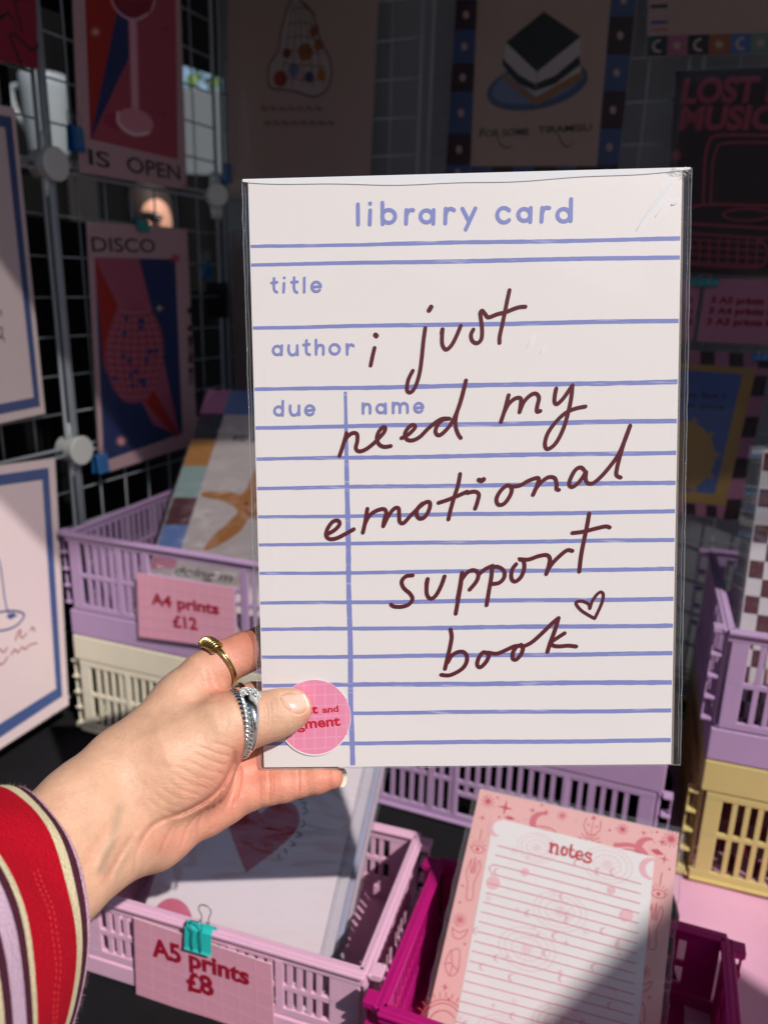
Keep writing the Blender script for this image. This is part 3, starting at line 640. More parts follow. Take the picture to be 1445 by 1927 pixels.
poster(PB, [(1222, -120), (1500, -120), (1500, 97), (1216, 106)], 'd8b2a6', 'beige print edged with moon and star squares at the top of the rear grid', art_moon)
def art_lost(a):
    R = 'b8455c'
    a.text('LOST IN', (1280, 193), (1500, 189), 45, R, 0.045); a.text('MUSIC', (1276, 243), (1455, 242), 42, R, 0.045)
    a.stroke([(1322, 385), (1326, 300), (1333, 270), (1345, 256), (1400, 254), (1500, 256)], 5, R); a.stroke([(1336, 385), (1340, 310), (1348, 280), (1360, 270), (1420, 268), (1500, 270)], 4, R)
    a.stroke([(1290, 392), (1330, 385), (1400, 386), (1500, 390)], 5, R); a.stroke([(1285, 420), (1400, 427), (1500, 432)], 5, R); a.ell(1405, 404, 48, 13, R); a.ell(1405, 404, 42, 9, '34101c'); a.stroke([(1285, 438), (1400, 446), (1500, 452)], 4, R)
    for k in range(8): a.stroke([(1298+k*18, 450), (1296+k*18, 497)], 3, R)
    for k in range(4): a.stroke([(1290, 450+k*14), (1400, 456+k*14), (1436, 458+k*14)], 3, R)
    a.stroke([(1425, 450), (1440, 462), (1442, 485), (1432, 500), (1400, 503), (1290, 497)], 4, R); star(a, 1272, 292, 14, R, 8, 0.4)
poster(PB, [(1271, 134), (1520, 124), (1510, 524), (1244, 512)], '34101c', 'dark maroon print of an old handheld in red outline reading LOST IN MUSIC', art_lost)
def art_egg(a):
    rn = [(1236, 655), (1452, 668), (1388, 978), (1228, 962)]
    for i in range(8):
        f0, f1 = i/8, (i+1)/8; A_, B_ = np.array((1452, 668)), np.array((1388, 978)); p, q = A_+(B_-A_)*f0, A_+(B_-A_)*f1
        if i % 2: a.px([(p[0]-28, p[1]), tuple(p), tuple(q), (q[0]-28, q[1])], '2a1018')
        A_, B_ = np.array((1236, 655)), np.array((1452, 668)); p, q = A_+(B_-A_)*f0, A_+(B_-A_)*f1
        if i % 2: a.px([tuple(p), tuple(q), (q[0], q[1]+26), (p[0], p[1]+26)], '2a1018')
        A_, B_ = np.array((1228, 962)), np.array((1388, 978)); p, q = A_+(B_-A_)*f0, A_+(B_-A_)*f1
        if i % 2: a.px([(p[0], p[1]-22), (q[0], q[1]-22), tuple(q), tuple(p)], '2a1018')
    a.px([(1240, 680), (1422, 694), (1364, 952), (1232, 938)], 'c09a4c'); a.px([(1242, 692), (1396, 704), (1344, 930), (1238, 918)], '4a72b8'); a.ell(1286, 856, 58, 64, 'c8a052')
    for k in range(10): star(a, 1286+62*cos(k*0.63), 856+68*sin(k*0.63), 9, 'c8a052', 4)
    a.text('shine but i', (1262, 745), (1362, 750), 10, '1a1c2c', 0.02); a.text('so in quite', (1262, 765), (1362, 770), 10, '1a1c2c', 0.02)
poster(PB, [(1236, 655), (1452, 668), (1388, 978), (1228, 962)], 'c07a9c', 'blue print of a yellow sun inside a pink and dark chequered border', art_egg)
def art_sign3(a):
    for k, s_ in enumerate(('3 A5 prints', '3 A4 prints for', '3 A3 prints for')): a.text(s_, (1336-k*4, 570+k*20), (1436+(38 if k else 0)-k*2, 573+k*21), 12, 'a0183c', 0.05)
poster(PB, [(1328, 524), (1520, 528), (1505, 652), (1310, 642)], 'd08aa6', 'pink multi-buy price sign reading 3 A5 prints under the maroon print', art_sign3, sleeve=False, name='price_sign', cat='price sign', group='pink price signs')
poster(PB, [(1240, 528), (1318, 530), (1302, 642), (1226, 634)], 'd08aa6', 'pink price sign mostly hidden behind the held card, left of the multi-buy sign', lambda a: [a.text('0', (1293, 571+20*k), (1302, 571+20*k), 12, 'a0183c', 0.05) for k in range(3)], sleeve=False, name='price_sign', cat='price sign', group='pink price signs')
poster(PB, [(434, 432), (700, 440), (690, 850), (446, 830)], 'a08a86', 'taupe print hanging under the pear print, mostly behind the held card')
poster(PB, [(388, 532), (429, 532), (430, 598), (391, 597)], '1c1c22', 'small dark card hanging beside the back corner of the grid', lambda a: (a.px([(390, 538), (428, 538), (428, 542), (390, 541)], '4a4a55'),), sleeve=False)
for x, y, w, h, c, l, pl in ((144, 261, 20, 34, '1f5f9c', 'blue binder clip on the left edge of the wine glass poster', PL), (266, 425, 22, 14, '1f8a86', 'teal binder clip on the top edge of the disco poster', PL), (190, 872, 20, 26, '2f6aa8', 'blue binder clip at the bottom corner of the disco poster', PL),
    (428, 327, 15, 27, '1f5f9c', 'blue binder clip at the lower corner of the pear print', PB), (387, 508, 15, 27, '1f5f9c', 'blue binder clip above the small dark card', PB), (1325, 531, 50, 17, '1f7f80', 'teal binder clip joining the two pink price signs', PB), (1432, 672, 34, 15, '2f6aa8', 'blue binder clip on top of the yellow sun print', PB)):
    clip(pl, x, y, w, h, c, l)
# ================================================================== prints standing in the crates
cellof = film('cello', rough=0.10, milk=0.03, bump=1.0, bscale=6, refl=0.15, stretch=(1, 1, 4))
def std(pl, uv, name, label, cat, hexc, art=None, t=0.0018, group=None, w=0.0014, d=0.004):
    th = thing(name, label, cat, pl.P(*min(uv, key=lambda q: q[1]), 0), 0, group)
    slab(pl, [np.array(q, float) for q in uv], t, mat('sheet_'+hexc, hexc, 0.5, 0.35, var=0.02, vscale=12), 'sheet', th, edge=greyboard)
    if art: a = Art(pl, step=1e-5, base=1e-4); art(a); a.done(th)
    sleeve_sheet(pl, uv, th, w=w, mt=cellof, d=d, amp=0.0009); return th
# --- A5 prints
p5 = off(A5, Y5, 0, 0.022, TZ+0.006); P5 = vplane(p5, Y5, 43)
def art_heart(a):
    hp = [(463, 1643), (425, 1545), (430, 1520), (450, 1508), (478, 1512), (490, 1530), (505, 1518), (530, 1508), (555, 1515), (564, 1540), (556, 1565), (520, 1600)]
    a.px(cat_rom(hp[1:], n=5)+[np.array(hp[0])], 'c00a2a'); a.ell(324, 1738, 39, 48, 'd0607e')
    for p in ([(560, 1498), (566, 1506), (572, 1500)], [(566, 1512), (576, 1510), (572, 1520), (578, 1524)], [(570, 1532), (580, 1528)], [(570, 1545), (574, 1552), (566, 1556)], [(560, 1566), (568, 1572), (558, 1574)], [(548, 1584), (556, 1590), (546, 1592)], [(536, 1598), (540, 1606)], [(524, 1608), (526, 1614)]): a.stroke(p, 2.4, '4a1a20')
for k in range(6, 0, -1):
    q = P5.shift(-0.007*k); e = [0, .004, -.001, .006, .002, .007, .003][k]
    std(q, [(0.041+e, 0.0), (0.217+e, 0.0), (0.217+e, 0.214), (0.041+e, 0.214)], 'art_print', ['', 'bagged A5 print directly behind the heart print', 'bagged A5 print, second behind the heart print', 'bagged A5 print, third behind the heart print', 'bagged A5 print, fourth behind the heart print', 'bagged A5 print, fifth behind the heart print', 'rearmost bagged A5 print of the pack behind the heart print'][k], 'print', ['e0d6dc', 'cfc6d0', 'dccbd2', 'aeb0cc', 'ece6e2', 'c8b4c4'][k % 6], group='A5 prints packed behind the heart print')
std(P5, [(0.041, 0.0), (0.212, 0.0), (0.212, 0.214), (0.041, 0.214)], 'art_print', 'white A5 print of a red heart in a clear bag, front of the pink crate', 'print', 'eddfe4', art_heart)
# --- A5 sign clipped on the pink crate
ps = off(A5, Y5, 0, -0.0035, 0); S5 = Plane(ps, (cos(radians(Y5)), sin(radians(Y5)), 0), (0, 0, 1))
def gridlines(a, c0, c1, c2, c3, nx, ny, hexc, w=2):
    c0, c1, c2, c3 = map(np.array, (c0, c1, c2, c3))
    for i in range(1, nx): f = i/nx; a.stroke([tuple(c0+(c1-c0)*f), tuple(c3+(c2-c3)*f)], w, hexc, smooth=False, cap=False)
    for j in range(1, ny): f = j/ny; a.stroke([tuple(c0+(c3-c0)*f), tuple(c1+(c2-c1)*f)], w, hexc, smooth=False, cap=False)
def sign(pl, cs, label, art):
    th = thing('price_sign', label, 'price sign', pl.P(*pl.uv(*cs[3])), 0, 'pink price signs'); slab(pl, pl.uvs(cs), 0.0006, mat('sign_pink', 'dd9cb2', 0.35, 0.4, var=0.03), 'card', th, edge=mat('card_edge', 'f0dde2', 0.5))
    a = Art(pl, step=3e-5, base=8e-5); gridlines(a, *cs, 8, 6, 'e2a8bb'); art(a); a.done(th); return th
sign(S5, [(252, 1727), (511, 1815), (519, 1990), (257, 1872)], 'pink price sign reading A5 prints £8 on the small pale pink crate',
    lambda a: (a.text('A5', (288, 1797), (343, 1812), 33, '9c1030', 0.038), a.text('prints', (357, 1817), (470, 1853), 31, '9c1030', 0.038), a.text('£8', (354, 1862), (405, 1873), 34, '9c1030', 0.038)))
clip(S5, 378, 1763, 44, 44, '29b9b4', 'turquoise binder clip holding the A5 price sign on the crate rim')
# --- A4 sign
pa = off(A4, YC, 0, -0.006, 0); S4 = Plane(pa, (cos(radians(YC)), sin(radians(YC)), 0), (0, 0, 1))
sign(S4, [(258, 1078), (441, 1106), (444, 1222), (262, 1198)], 'pink price sign reading A4 prints £12 on the lavender crate',
    lambda a: (a.text('A4', (286, 1136), (324, 1143), 21, 'a01234', 0.032), a.text('prints', (335, 1144), (413, 1156), 21, 'a01234', 0.032), a.text('£12', (327, 1179), (373, 1185), 22, 'a01234', 0.032)))
# --- A4 prints
p4 = off(A4, YC, 0, 0.035, TZ+0.148); P4 = vplane(p4, YC, 36)
def art_starf(a):
    def sq(l, hexc): a.px(l, hexc)
    sq([(391, 735), (446, 736), (440, 772), (375, 775)][0:4], 'c878a8') if False else None
    L_ = lambda y: 391-(y-735)*0.322; R_ = lambda y: L_(y)+36
    ys = [735, 778, 826, 877, 936, 988, 1040, 1070]; cs = ['cf7fae', '123640', 'c8883c', 'a4c0bd', '5a1e2c', '6f8fd0', 'e08aa8']
    for i in range(7): a.px([(L_(ys[i]), ys[i]), (R_(ys[i])+10, ys[i]), (R_(ys[i+1])+10, ys[i+1]), (L_(ys[i+1]), ys[i+1])], cs[i])
    xs = [391+44, 520, 610, 700]
    for i in range(3): a.px([(xs[i], 735), (xs[i+1], 737), (xs[i+1]-14, 782), (xs[i]-16, 780)], ['5f84c4', 'c8883c', '123640'][i])
    S_ = [(478, 888), (500, 850), (520, 900), (575, 905), (530, 950), (545, 1010), (495, 985), (470, 975), (452, 1000), (410, 1028), (385, 1035), (400, 1010), (435, 978), (447, 960), (420, 943), (382, 935), (385, 926), (430, 926), (458, 928)]
    a.px(cat_rom(S_, True, 4), 'c8803a'); a.stroke([(462, 960), (470, 968), (482, 966), (488, 958)], 3, '3a2418'); a.ell(464, 948, 3, 4, '3a2418'); a.ell(482, 940, 3, 4, '3a2418')
    a.text('stre', (436, 828), (482, 832), 13, '2c2830', 0.02, 0.2); a.text('doing m', (328, 1080), (437, 1095), 15, '2c2830', 0.02, 0.2)
def a4uv(d, dx=0): return [(0.062+dx, 0.0), (0.300+dx, 0.0), (0.300+dx, 0.352+d), (0.062+dx, 0.352+d)]
for k in range(5, 0, -1):
    q = P4.shift(-0.006*k)
    def col(a, k=k):
        cs = ['cf7fae', 'a4c0bd', '6f8fd0', '5a1e2c', 'c8883c', '123640']
        for i in range(7): a.poly([(0.062-0.002*k, 0.05*i), (0.09, 0.05*i), (0.09, 0.05*i+0.05), (0.062-0.002*k, 0.05*i+0.05)], cs[(i+k) % 6])
    std(q, a4uv(0.0, -0.0035*k), 'art_print', 'bagged A4 print in the lavender crate, %s behind the starfish print' % ['', 'first', 'second', 'third', 'fourth', 'fifth'][k], 'print', 'dccdca', col if k < 3 else None, group='A4 prints packed in the lavender crate')
cs4 = [tuple(P4.uv(391, 734)), tuple(P4.uv(298, 1023))]
std(P4, a4uv(0.0), 'art_print', 'print of an orange starfish with a coloured check border, front of the lavender crate', 'print', 'e0d2cf', art_starf)
# --- chequered print in the right stack
pr = off(R4, YR, 0, 0.06, TZ+0.155); PR = vplane(pr, YR, 12)
def art_chk(a):
    o = PR.uv(1438, 852); s_ = 0.0135
    for j in range(26):
        for i in range(12):
            if (i+j) % 2 == 0: a.poly([(o[0]+i*s_, o[1]-j*s_*1.35), (o[0]+(i+1)*s_, o[1]-j*s_*1.35), (o[0]+(i+1)*s_, o[1]-(j+1)*s_*1.35), (o[0]+i*s_, o[1]-(j+1)*s_*1.35)], '561424'); a.w -= a.step
uvr = [PR.uv(1366, 1340), PR.uv(1366, 1340)+np.array([0.24, 0]), PR.uv(1436, 846)+np.array([0.24, 0]), PR.uv(1436, 846)]
uvr[0][1] = uvr[1][1] = 0.0; uvr[0][0] = uvr[3][0]; uvr[3][1] = uvr[2][1]
for k in range(5, 0, -1):
    std(PR.shift(-0.006*k), [u+np.array([-0.0012*k, 0]) for u in uvr], 'art_print', ['', 'bagged print directly behind the maroon chequered print', 'bagged print, second behind the maroon chequered print', 'bagged print, third behind the maroon chequered print', 'bagged print, fourth behind the maroon chequered print', 'rearmost bagged print of the pack behind the maroon chequered print'][k], 'print', 'c8c0c4', group='prints packed behind the chequered print')
std(PR, uvr, 'art_print', 'maroon and white chequered print standing in the right-hand lavender crate', 'print', 'ded6da', art_chk)
P_k = vplane(off(R4, YR, 0, 0.03, TZ+0.155), YR, 18)
for i, (x, w_, h_, c) in enumerate(((0.05, 0.07, 0.075, 'd9a0ac'), (0.085, 0.08, 0.055, 'b8505e'), (0.14, 0.09, 0.07, 'e8dcd8'))):
    std(P_k.shift(0.008*i), [(x, 0), (x+w_, 0), (x+w_, h_), (x, h_)], 'greeting_card', ['dusty pink', 'red', 'cream'][i]+' bagged card standing inside the right-hand lavender crate', 'card', c, group='small cards in the lavender crate')
# --- note pad in the magenta crate
pn = off(N5, YN, 0, 0.055, TZ+0.006); PN = vplane(pn, YN, 30)
def art_notes(a):
    tl, tr, bl = a.pl.uv(903, 1485), a.pl.uv(1277, 1568), a.pl.uv(805, 1927); ux = tr-tl; vy = (bl-tl)
    def q(u, v): return tl+ux*u+vy*v          # u 0..1 across, v 0..1 down to the frame edge
    R = 'cf4a5c'; Q = 'd9707c'; k = np.linalg.norm(ux)
    def st(pts, w=0.006, c=R, smooth=True): a.stroke([q(*p) for p in pts], w*k, c, smooth=smooth, uv=True); 
    def burst(u, v, r, c=R, n=10):
        for i in range(n): t = 2*pi*i/n; st([(u+r*.3*cos(t), v+r*.3*sin(t)*.8), (u+r*cos(t), v+r*sin(t)*.8)], .004, c, False)
        a.poly([q(u+r*.38*cos(t), v+r*.38*.8*sin(t)) for t in np.linspace(0, 2*pi, 11)[:-1]], c)
    def four(u, v, r, c=R):
        a.poly([q(u+(r if i % 2 == 0 else r*.22)*cos(pi*i/4), v+(r if i % 2 == 0 else r*.22)*.8*sin(pi*i/4)) for i in range(8)], c)
    def dot(u, v, r=.006, c=R): a.poly([q(u+r*cos(t), v+r*.8*sin(t)) for t in np.linspace(0, 2*pi, 9)[:-1]], c)
    def moon(u, v, r, c=R, fill=True):
        P_ = [(u+r*cos(t), v+.8*r*sin(t)) for t in np.linspace(-0.3*pi-1.2, 1.2+0.3*pi-0.3, 14)]; 
        t_ = np.linspace(0.45*pi, 1.55*pi, 14)+pi*0; outer = [(u-r*cos(pi-x), v+.8*r*sin(x)) for x in t_]; inner = [(u+r*.35+r*.78*cos(x), v+.8*r*.8*sin(x)) for x in t_[::-1]]
        a.poly([q(*p) for p in outer+inner], c)
    def eye(u, v, r, c=R):
        st([(u-r, v), (u-r*.4, v-r*.4), (u+r*.4, v-r*.4), (u+r, v), (u+r*.4, v+r*.4), (u-r*.4, v+r*.4), (u-r, v)], .004, c); dot(u, v, r*.28, c)
        for i in range(7): t = pi+pi*(i+.5)/7; st([(u+r*.9*cos(t), v+r*.75*sin(t)), (u+r*1.3*cos(t), v+r*1.15*sin(t))], .003, c, False)
    # border doodles
    burst(.055, .045, .035); four(.15, .055, .045); four(.045, .12, .02); dot(.10, .02); dot(.13, .1); four(.29, .04, .02); four(.36, .035, .02); dot(.33, .01); burst(.44, .035, .025, Q)
    moon(.345, .085, .06, Q); st([(.30, .12), (.36, .115), (.42, .12), (.46, .14)], .02, Q); st([(.33, .10), (.40, .098), (.45, .125)], .005, R)
    for i in range(9): t = pi+pi*i/8; st([(.595+.02*cos(t), .125+.02*sin(t)), (.595+.06*cos(t), .125+.05*sin(t))], .004, R, False)
    st([(.56, .02), (.555, .055), (.575, .08), (.595, .085), (.615, .08), (.635, .055), (.63, .02)], .005, Q); st([(.595, .03), (.595, .09)], .004, Q); st([(.57, .045), (.58, .05)], .006, Q); st([(.61, .05), (.62, .045)], .006, Q); dot(.595, .015, .012, Q)
    burst(.74, .035, .028); dot(.68, .05); four(.84, .03, .018); dot(.9, .015); four(.93, .05, .022); dot(.96, .03)
    moon(.87, .09, .06, Q); st([(.72, .105), (.79, .09), (.85, .10), (.88, .125)], .02, Q); st([(.74, .12), (.80, .108), (.86, .12)], .005, R)
    burst(.97, .03, .04, R, 12); four(.90, .09, .001) ; four(.955, .115, .025); four(.9, .02, .0011); dot(.985, .15)
    for s_, c0 in ((0, .055), (1, .955)):
        eye(c0, .255+.0*s_, .035); st([(c0, .17), (c0, .215)], .004, R, False)
        v = .36
        st([(c0-.02, v-.06), (c0-.03, v), (c0-.01, v+.05), (c0+.0, v+.11), (c0+.03, v+.10), (c0+.02, v+.04), (c0+.035, v-.03), (c0+.02, v-.06), (c0+.008, v), (c0, v-.07), (c0-.006, v), (c0-.02, v-.06)], .0045, Q)
        burst(c0-.01, .56, .035, Q, 12); st([(c0-.04, .60), (c0, .61), (c0+.04, .59), (c0+.02, .63), (c0-.02, .635), (c0-.04, .60)], .005, Q)
        st([(c0-.02, .69), (c0+.02, .68), (c0+.035, .76), (c0+.0, .79), (c0-.035, .75), (c0-.02, .69), (c0+.0, .74), (c0+.035, .76)], .005, Q); st([(c0-.035, .75), (c0, .74), (c0, .79)], .005, Q)
        four(c0-.01, .84, .022); dot(c0+.02, .88); dot(c0-.03, .49); dot(c0+.04, .65); dot(c0-.035, .42)
    for r_ in (.12, .105, .075): a.stroke([q(.075+r_*1.0*cos(t), 1.0+r_*.95*sin(t)) for t in np.linspace(0.5*pi, 1.72*pi, 26)], .005*k, R, smooth=False, uv=True)
    for t in np.linspace(pi*.7, 1.6*pi, 14): st([(.075+.13*cos(t), 1.0+.13*.95*sin(t)), (.075+.15*cos(t), 1.0+.15*.95*sin(t))], .004, R, False)
    rn = random.Random(5)
    for i in range(46):
        e = rn.choice('tlr'); v = rn.uniform(.02, 1.2)
        (dot(rn.uniform(.03, .97), rn.uniform(.01, .10), .0035, Q) if e == 't' else dot(rn.uniform(.01, .1), v, .0035, Q) if e == 'l' else dot(rn.uniform(.9, .99), v, .0035, Q))
    # writing page
    uvp = [a.pl.uv(929, 1538), a.pl.uv(1231, 1613), a.pl.uv(1231, 1613)+(a.pl.uv(1202, 1927)-a.pl.uv(1231, 1613))*1.25, a.pl.uv(929, 1538)+(a.pl.uv(857, 1927)-a.pl.uv(929, 1538))*1.25]
    a.poly(uvp, 'efe9e9'); G = 'ecd4d6'; H = 'e6bcc2'
    moon(.13, .145, .05, 'ecb6be'); moon(.90, .165, .055, 'ecb6be'); a.poly([q(.155, .095), q(.185, .085), q(.215, .093), q(.185, .102)], R); a.poly([q(.885, .09), q(.915, .08), q(.95, .098), q(.915, .105)], R)
    for u, v, r in ((.35, .19, .10), (.70, .19, .12), (.52, .42, .13), (.40, .60, .14), (.62, .85, .13), (.36, .95, .12)):
        for f in (1, .8, .55): a.stroke([q(u+r*f*cos(t), v+.6*r*f*sin(t)) for t in np.linspace(0, 2*pi, 22)], .006*k, G, smooth=False, uv=True)
        burst(u, v, r*.5, G, 12)
    for i in range(60):
        u, v = rn.uniform(.14, .86), rn.uniform(.2, 1.15); rn.choice([lambda: four(u, v, .02, H), lambda: dot(u, v, .010, G), lambda: moon(u, v, .02, H), lambda: burst(u, v, .02, G, 6)])()
    for (x, y) in ((918, 1660), (923, 1690)): pass
    moonR = [(928, 1661, 13), (1178, 1722, 13), (988, 1641, 8), (1150, 1675, 8)]
    for x, y, r in moonR: a.ell(x, y, r, r, 'efc0c6', n=16)
    # ruled lines
    for i in range(22):
        y = 1591+i*17.4+(i*i)*0.055; x0 = 936-i*4.4; x1 = 1206-i*1.2
        a.stroke([(x0, y), ((x0+x1)/2, y+(x1-x0)*0.5*0.262), (x1, y+(x1-x0)*0.268)], 1.7, 'd87f8a', smooth=False, cap=False)
    # the word notes, drawn with thick and thin strokes
    def ch(pts, w): a.stroke([(x, y) for x, y in pts], w*0.72, 'c62a38', n=6)
    def J(pts): return [(x/3.01+820, y/3.01+1470) for x, y in pts]
    for pts, w in (([(645, 352), (660, 358)], 4), ([(655, 352), (650, 402)], 6.6), ([(640, 400), (662, 407)], 3.4), ([(655, 372), (672, 358), (688, 366), (688, 385), (684, 412)], 6), ([(676, 410), (696, 416)], 3.4),
        ([(722, 372), (712, 395), (716, 415)], 6.6), ([(722, 372), (736, 378), (742, 398), (732, 418), (716, 415)], 5.2), ([(768, 362), (762, 395), (760, 418), (772, 430), (782, 426)], 6.2), ([(752, 384), (784, 392)], 3.6),
        ([(800, 416), (828, 424), (826, 404), (812, 396), (800, 404), (796, 425), (808, 442), (826, 440)], 5.0), ([(800, 400), (794, 425), (804, 440)], 6.6), ([(878, 418), (862, 406), (848, 414), (856, 428), (874, 438), (876, 454), (858, 460), (838, 450)], 5.6), ([(880, 408), (878, 424)], 3), ([(840, 440), (838, 456)], 3)):
        ch(J(pts), w)
tlu, tru = PN.uv(903, 1485), PN.uv(1277, 1568); nuv = [tlu, tru, tru+(PN.uv(1242, 1927)-tru)*1.2, tlu+(PN.uv(805, 1927)-tlu)*1.2]
nuv[2][1] = max(nuv[2][1], 0.002); nuv[3][1] = max(nuv[3][1], 0.002)
np_ = thing('note_pad', 'pink celestial note pad headed notes, bagged and leaning in the magenta crate', 'note pad', PN.P(*nuv[3]), 0)
slab(PN, nuv, 0.005, mat('pad_pink', 'f0b8b4', 0.5, 0.35, var=0.02), 'pad', np_, edge=mat('pad_edge', 'e8e0de', 0.8, var=0.2, vscale=900))
a = Art(PN, step=9e-7, base=6e-5); art_notes(a); a.done(np_)
sleeve_sheet(PN, nuv, np_, w=0.0026, mt=film('pad_film', rough=0.05, milk=0.05, bump=0.5, bscale=16, refl=0.05), d=0.0045, amp=0.0009)
for s_, x_ in ((0, 1), (1, -1)):
    pts = []; A_, B_ = (nuv[0], nuv[3]) if s_ == 0 else (nuv[1], nuv[2])
    for i in range(40): f = i/39; c = A_+(B_-A_)*f; pts.append(PN.P(c[0]-x_*(0.0040+0.0006*sin(i*1.3)+0.0005*random.random()), c[1], -0.002+0.001*sin(i*0.9)))
    MB().tube(pts, 0.0007, film('pad_film_edge', rough=0.03, milk=0.02, bump=1.0, bscale=300), n=8).build('sleeve_seam', np_, smooth=True)
# ================================================================== the held library card print
Rc = np.array([[0.99958213, -0.01509393, 0.0246523], [0.01289064, 0.9961066, 0.08720932], [-0.02587265, -0.08685509, 0.99588493]])
cc = np.array([0.04062602, 0.01599165, 0.38645445]); Mc = np.array([rt, up, fw]).T
PC = Plane(Mc@cc, Mc@Rc[:, 0], Mc@Rc[:, 1])
lc = thing('art_print', 'white library card print with maroon handwriting, held up in its clear bag', 'print', PC.P(0, -0.1485), 0)
cuv = PC.uvs([(467, 340), (1283, 318), (1262, 1438), (497, 1444)])
cardp = mat('card_paper', 'eae3e0', 0.42, 0.4, var=0.012, vscale=14, bump=0.05, bscale=700)
slab(PC, cuv, 0.0004, cardp, 'card', lc)
buv = PC.uvs([(468, 341), (1287.5, 319), (1267, 1439), (498, 1443)])
slab(PC, buv, 0.0014, greyboard, 'backing_board', lc, w=-0.00055)
def pencil(name, hexc):
    m = mat(name, hexc, 0.5, 0.3, var=0.05); t = m.node_tree; p = t.nodes['Principled BSDF']; L = t.links.new
    n = t.nodes.new('ShaderNodeTexNoise'); n.inputs['Scale'].default_value = 420; n.inputs['Detail'].default_value = 3
    mp = t.nodes.new('ShaderNodeMapping'); mp.inputs['Scale'].default_value = (0.12, 1, 1.6); tc = t.nodes.new('ShaderNodeTexCoord')
    L(tc.outputs['Object'], mp.inputs[0]); L(mp.outputs[0], n.inputs['Vector'])
    r = t.nodes.new('ShaderNodeValToRGB'); r.color_ramp.elements[0].position = 0.60; r.color_ramp.elements[1].position = 0.70
    r.color_ramp.elements[0].color = rgb(hexc); r.color_ramp.elements[1].color = tuple(0.6*a+0.4*b for a, b in zip(rgb(hexc), rgb('dcd8e2')))
    L(n.outputs['Fac'], r.inputs[0]); L(r.outputs[0], p.inputs['Base Color']); return m
blue = pencil('blue_pencil', '8289c4'); blue2 = ink('858bc6'); wine = ink('5a1420')
ar = Art(PC, step=2.2e-6, base=6e-5)
rules = [(464, 449, 7.5, 1), (498.5, 484, 8, 0), (617, 603.6, 8, 0), (733, 718.5, 8.5, 1), (805, 792, 8.5, 0), (864, 851.7, 8, 1), (919, 908, 8, 1), (973, 962.5, 7.5, 0), (1025, 1016, 7.5, 0), (1079.5, 1070.6, 7.5, 1), (1135, 1127, 8, 0),
    (1184.5, 1177, 8, 1), (1237, 1229.5, 8, 0), (1290, 1283.5, 9, 1), (1343, 1337, 7.5, 0), (1400, 1393, 8, 0)]
def edge_x(y, left): 
    f = (y-340)/1100.0
    return (467+30*f) if left else (1283-21*(y-318)/1120.0)
rn = random.Random(2)
for yl, yr, w, rg in rules:
    x0, x1 = edge_x(yl, 1)+1.5, edge_x(yr, 0)-1.5; n = 60
    pts = [(x0+(x1-x0)*i/n, yl+(yr-yl)*i/n+rn.uniform(-.25, .25)+0.5*sin(i*.2+yl)) for i in range(n+1)]
    ar.stroke(pts, w, blue, smooth=False, cap=False, jit=0.10 if rg else 0.03, wfun=lambda t: 0.78+0.22*min(1, t*2.2))
n = 60; vx = [(650+(663-650)*i/n+0.9*sin(i*.35)*(i/n), 737+(1440-737)*i/n) for i in range(n+1)]
ar.w += 1e-5
ar.stroke(vx, 9.5, blue, smooth=False, cap=False, jit=0.08, wfun=lambda t: 0.62+0.38*min(1, t*3))
ar.w += 1e-5
def A_(p): return [(x/3.284+440, y/3.284+300) for x, y in p]
def B_(p): return [(x/3.211+860, y/3.211+300) for x, y in p]
def C_(p): return [(x/3.284+440, y/3.284+700) for x, y in p]
def D_(p): return [(x/3.211+860, y/3.211+700) for x, y in p]
def E_(p): return [(x/3.284+440, y/3.284+1080) for x, y in p]
def F_(p): return [(x/3.211+860, y/3.211+1080) for x, y in p]
def ring_(cx, cy, r, a0=0, a1=360, ry=None, n=22): ry = ry or r; return [(cx+r*cos(radians(a)), cy-ry*sin(radians(a))) for a in np.linspace(a0, a1, n)]
def pr_(f, w, *strokes):
    for s_ in strokes: ar.stroke(f(s_), w, blue2, smooth=len(s_) > 2 and len(s_) < 12)
W1, W2 = 7.6, 5.1
pr_(A_, W1, [(767, 278), (768, 402)], [(842, 273)], [(842, 272), (843, 274)], [(843, 315), (840, 402)], [(918, 268), (920, 400)], ring_(957, 352, 40), [(1066, 313), (1064, 398)], [(1066, 350), (1075, 325), (1090, 314), (1108, 314)],
    ring_(1190, 352, 37), [(1234, 313), (1232, 397)], [(1309, 305), (1306, 395)], [(1309, 340), (1320, 315), (1340, 305), (1360, 314)])
pr_(B_, W1, [(32, 298), (68, 368)], [(110, 296), (52, 423)], ring_(283, 337, 41, 42, 318, 44), ring_(405, 335, 36), [(444, 293), (441, 378)], [(514, 293), (509, 376)], [(513, 325), (523, 302), (538, 292), (556, 294)], ring_(643, 337, 38), [(688, 240), (685, 372)])
pr_(A_, W2, [(250, 735), (249, 790), (255, 812), (268, 820)], [(235, 763), (268, 759)], [(313, 731), (313.5, 732)], [(312, 765), (309, 820)], [(374, 730), (373, 790), (379, 813), (392, 822)], [(358, 759), (394, 756)], [(437, 732), (436, 820)],
    ring_(510, 787, 28, 0, 320, 30)[::1], [(484, 789), (537, 785)],
    ring_(270, 1180, 26, ry=27), [(298, 1150), (296, 1207)], [(341, 1150), (340, 1180), (350, 1203), (370, 1208), (388, 1195), (393, 1175), (393, 1150)], [(394, 1175), (395, 1207)], [(450, 1118), (449, 1180), (455, 1200), (470, 1206)], [(432, 1146), (468, 1142)],
    [(509, 1116), (510, 1204)], [(511, 1175), (522, 1153), (540, 1147), (554, 1160), (554, 1204)], ring_(624, 1173, 30), [(700, 1142), (702, 1204)], [(702, 1175), (712, 1152), (726, 1144), (740, 1152)])
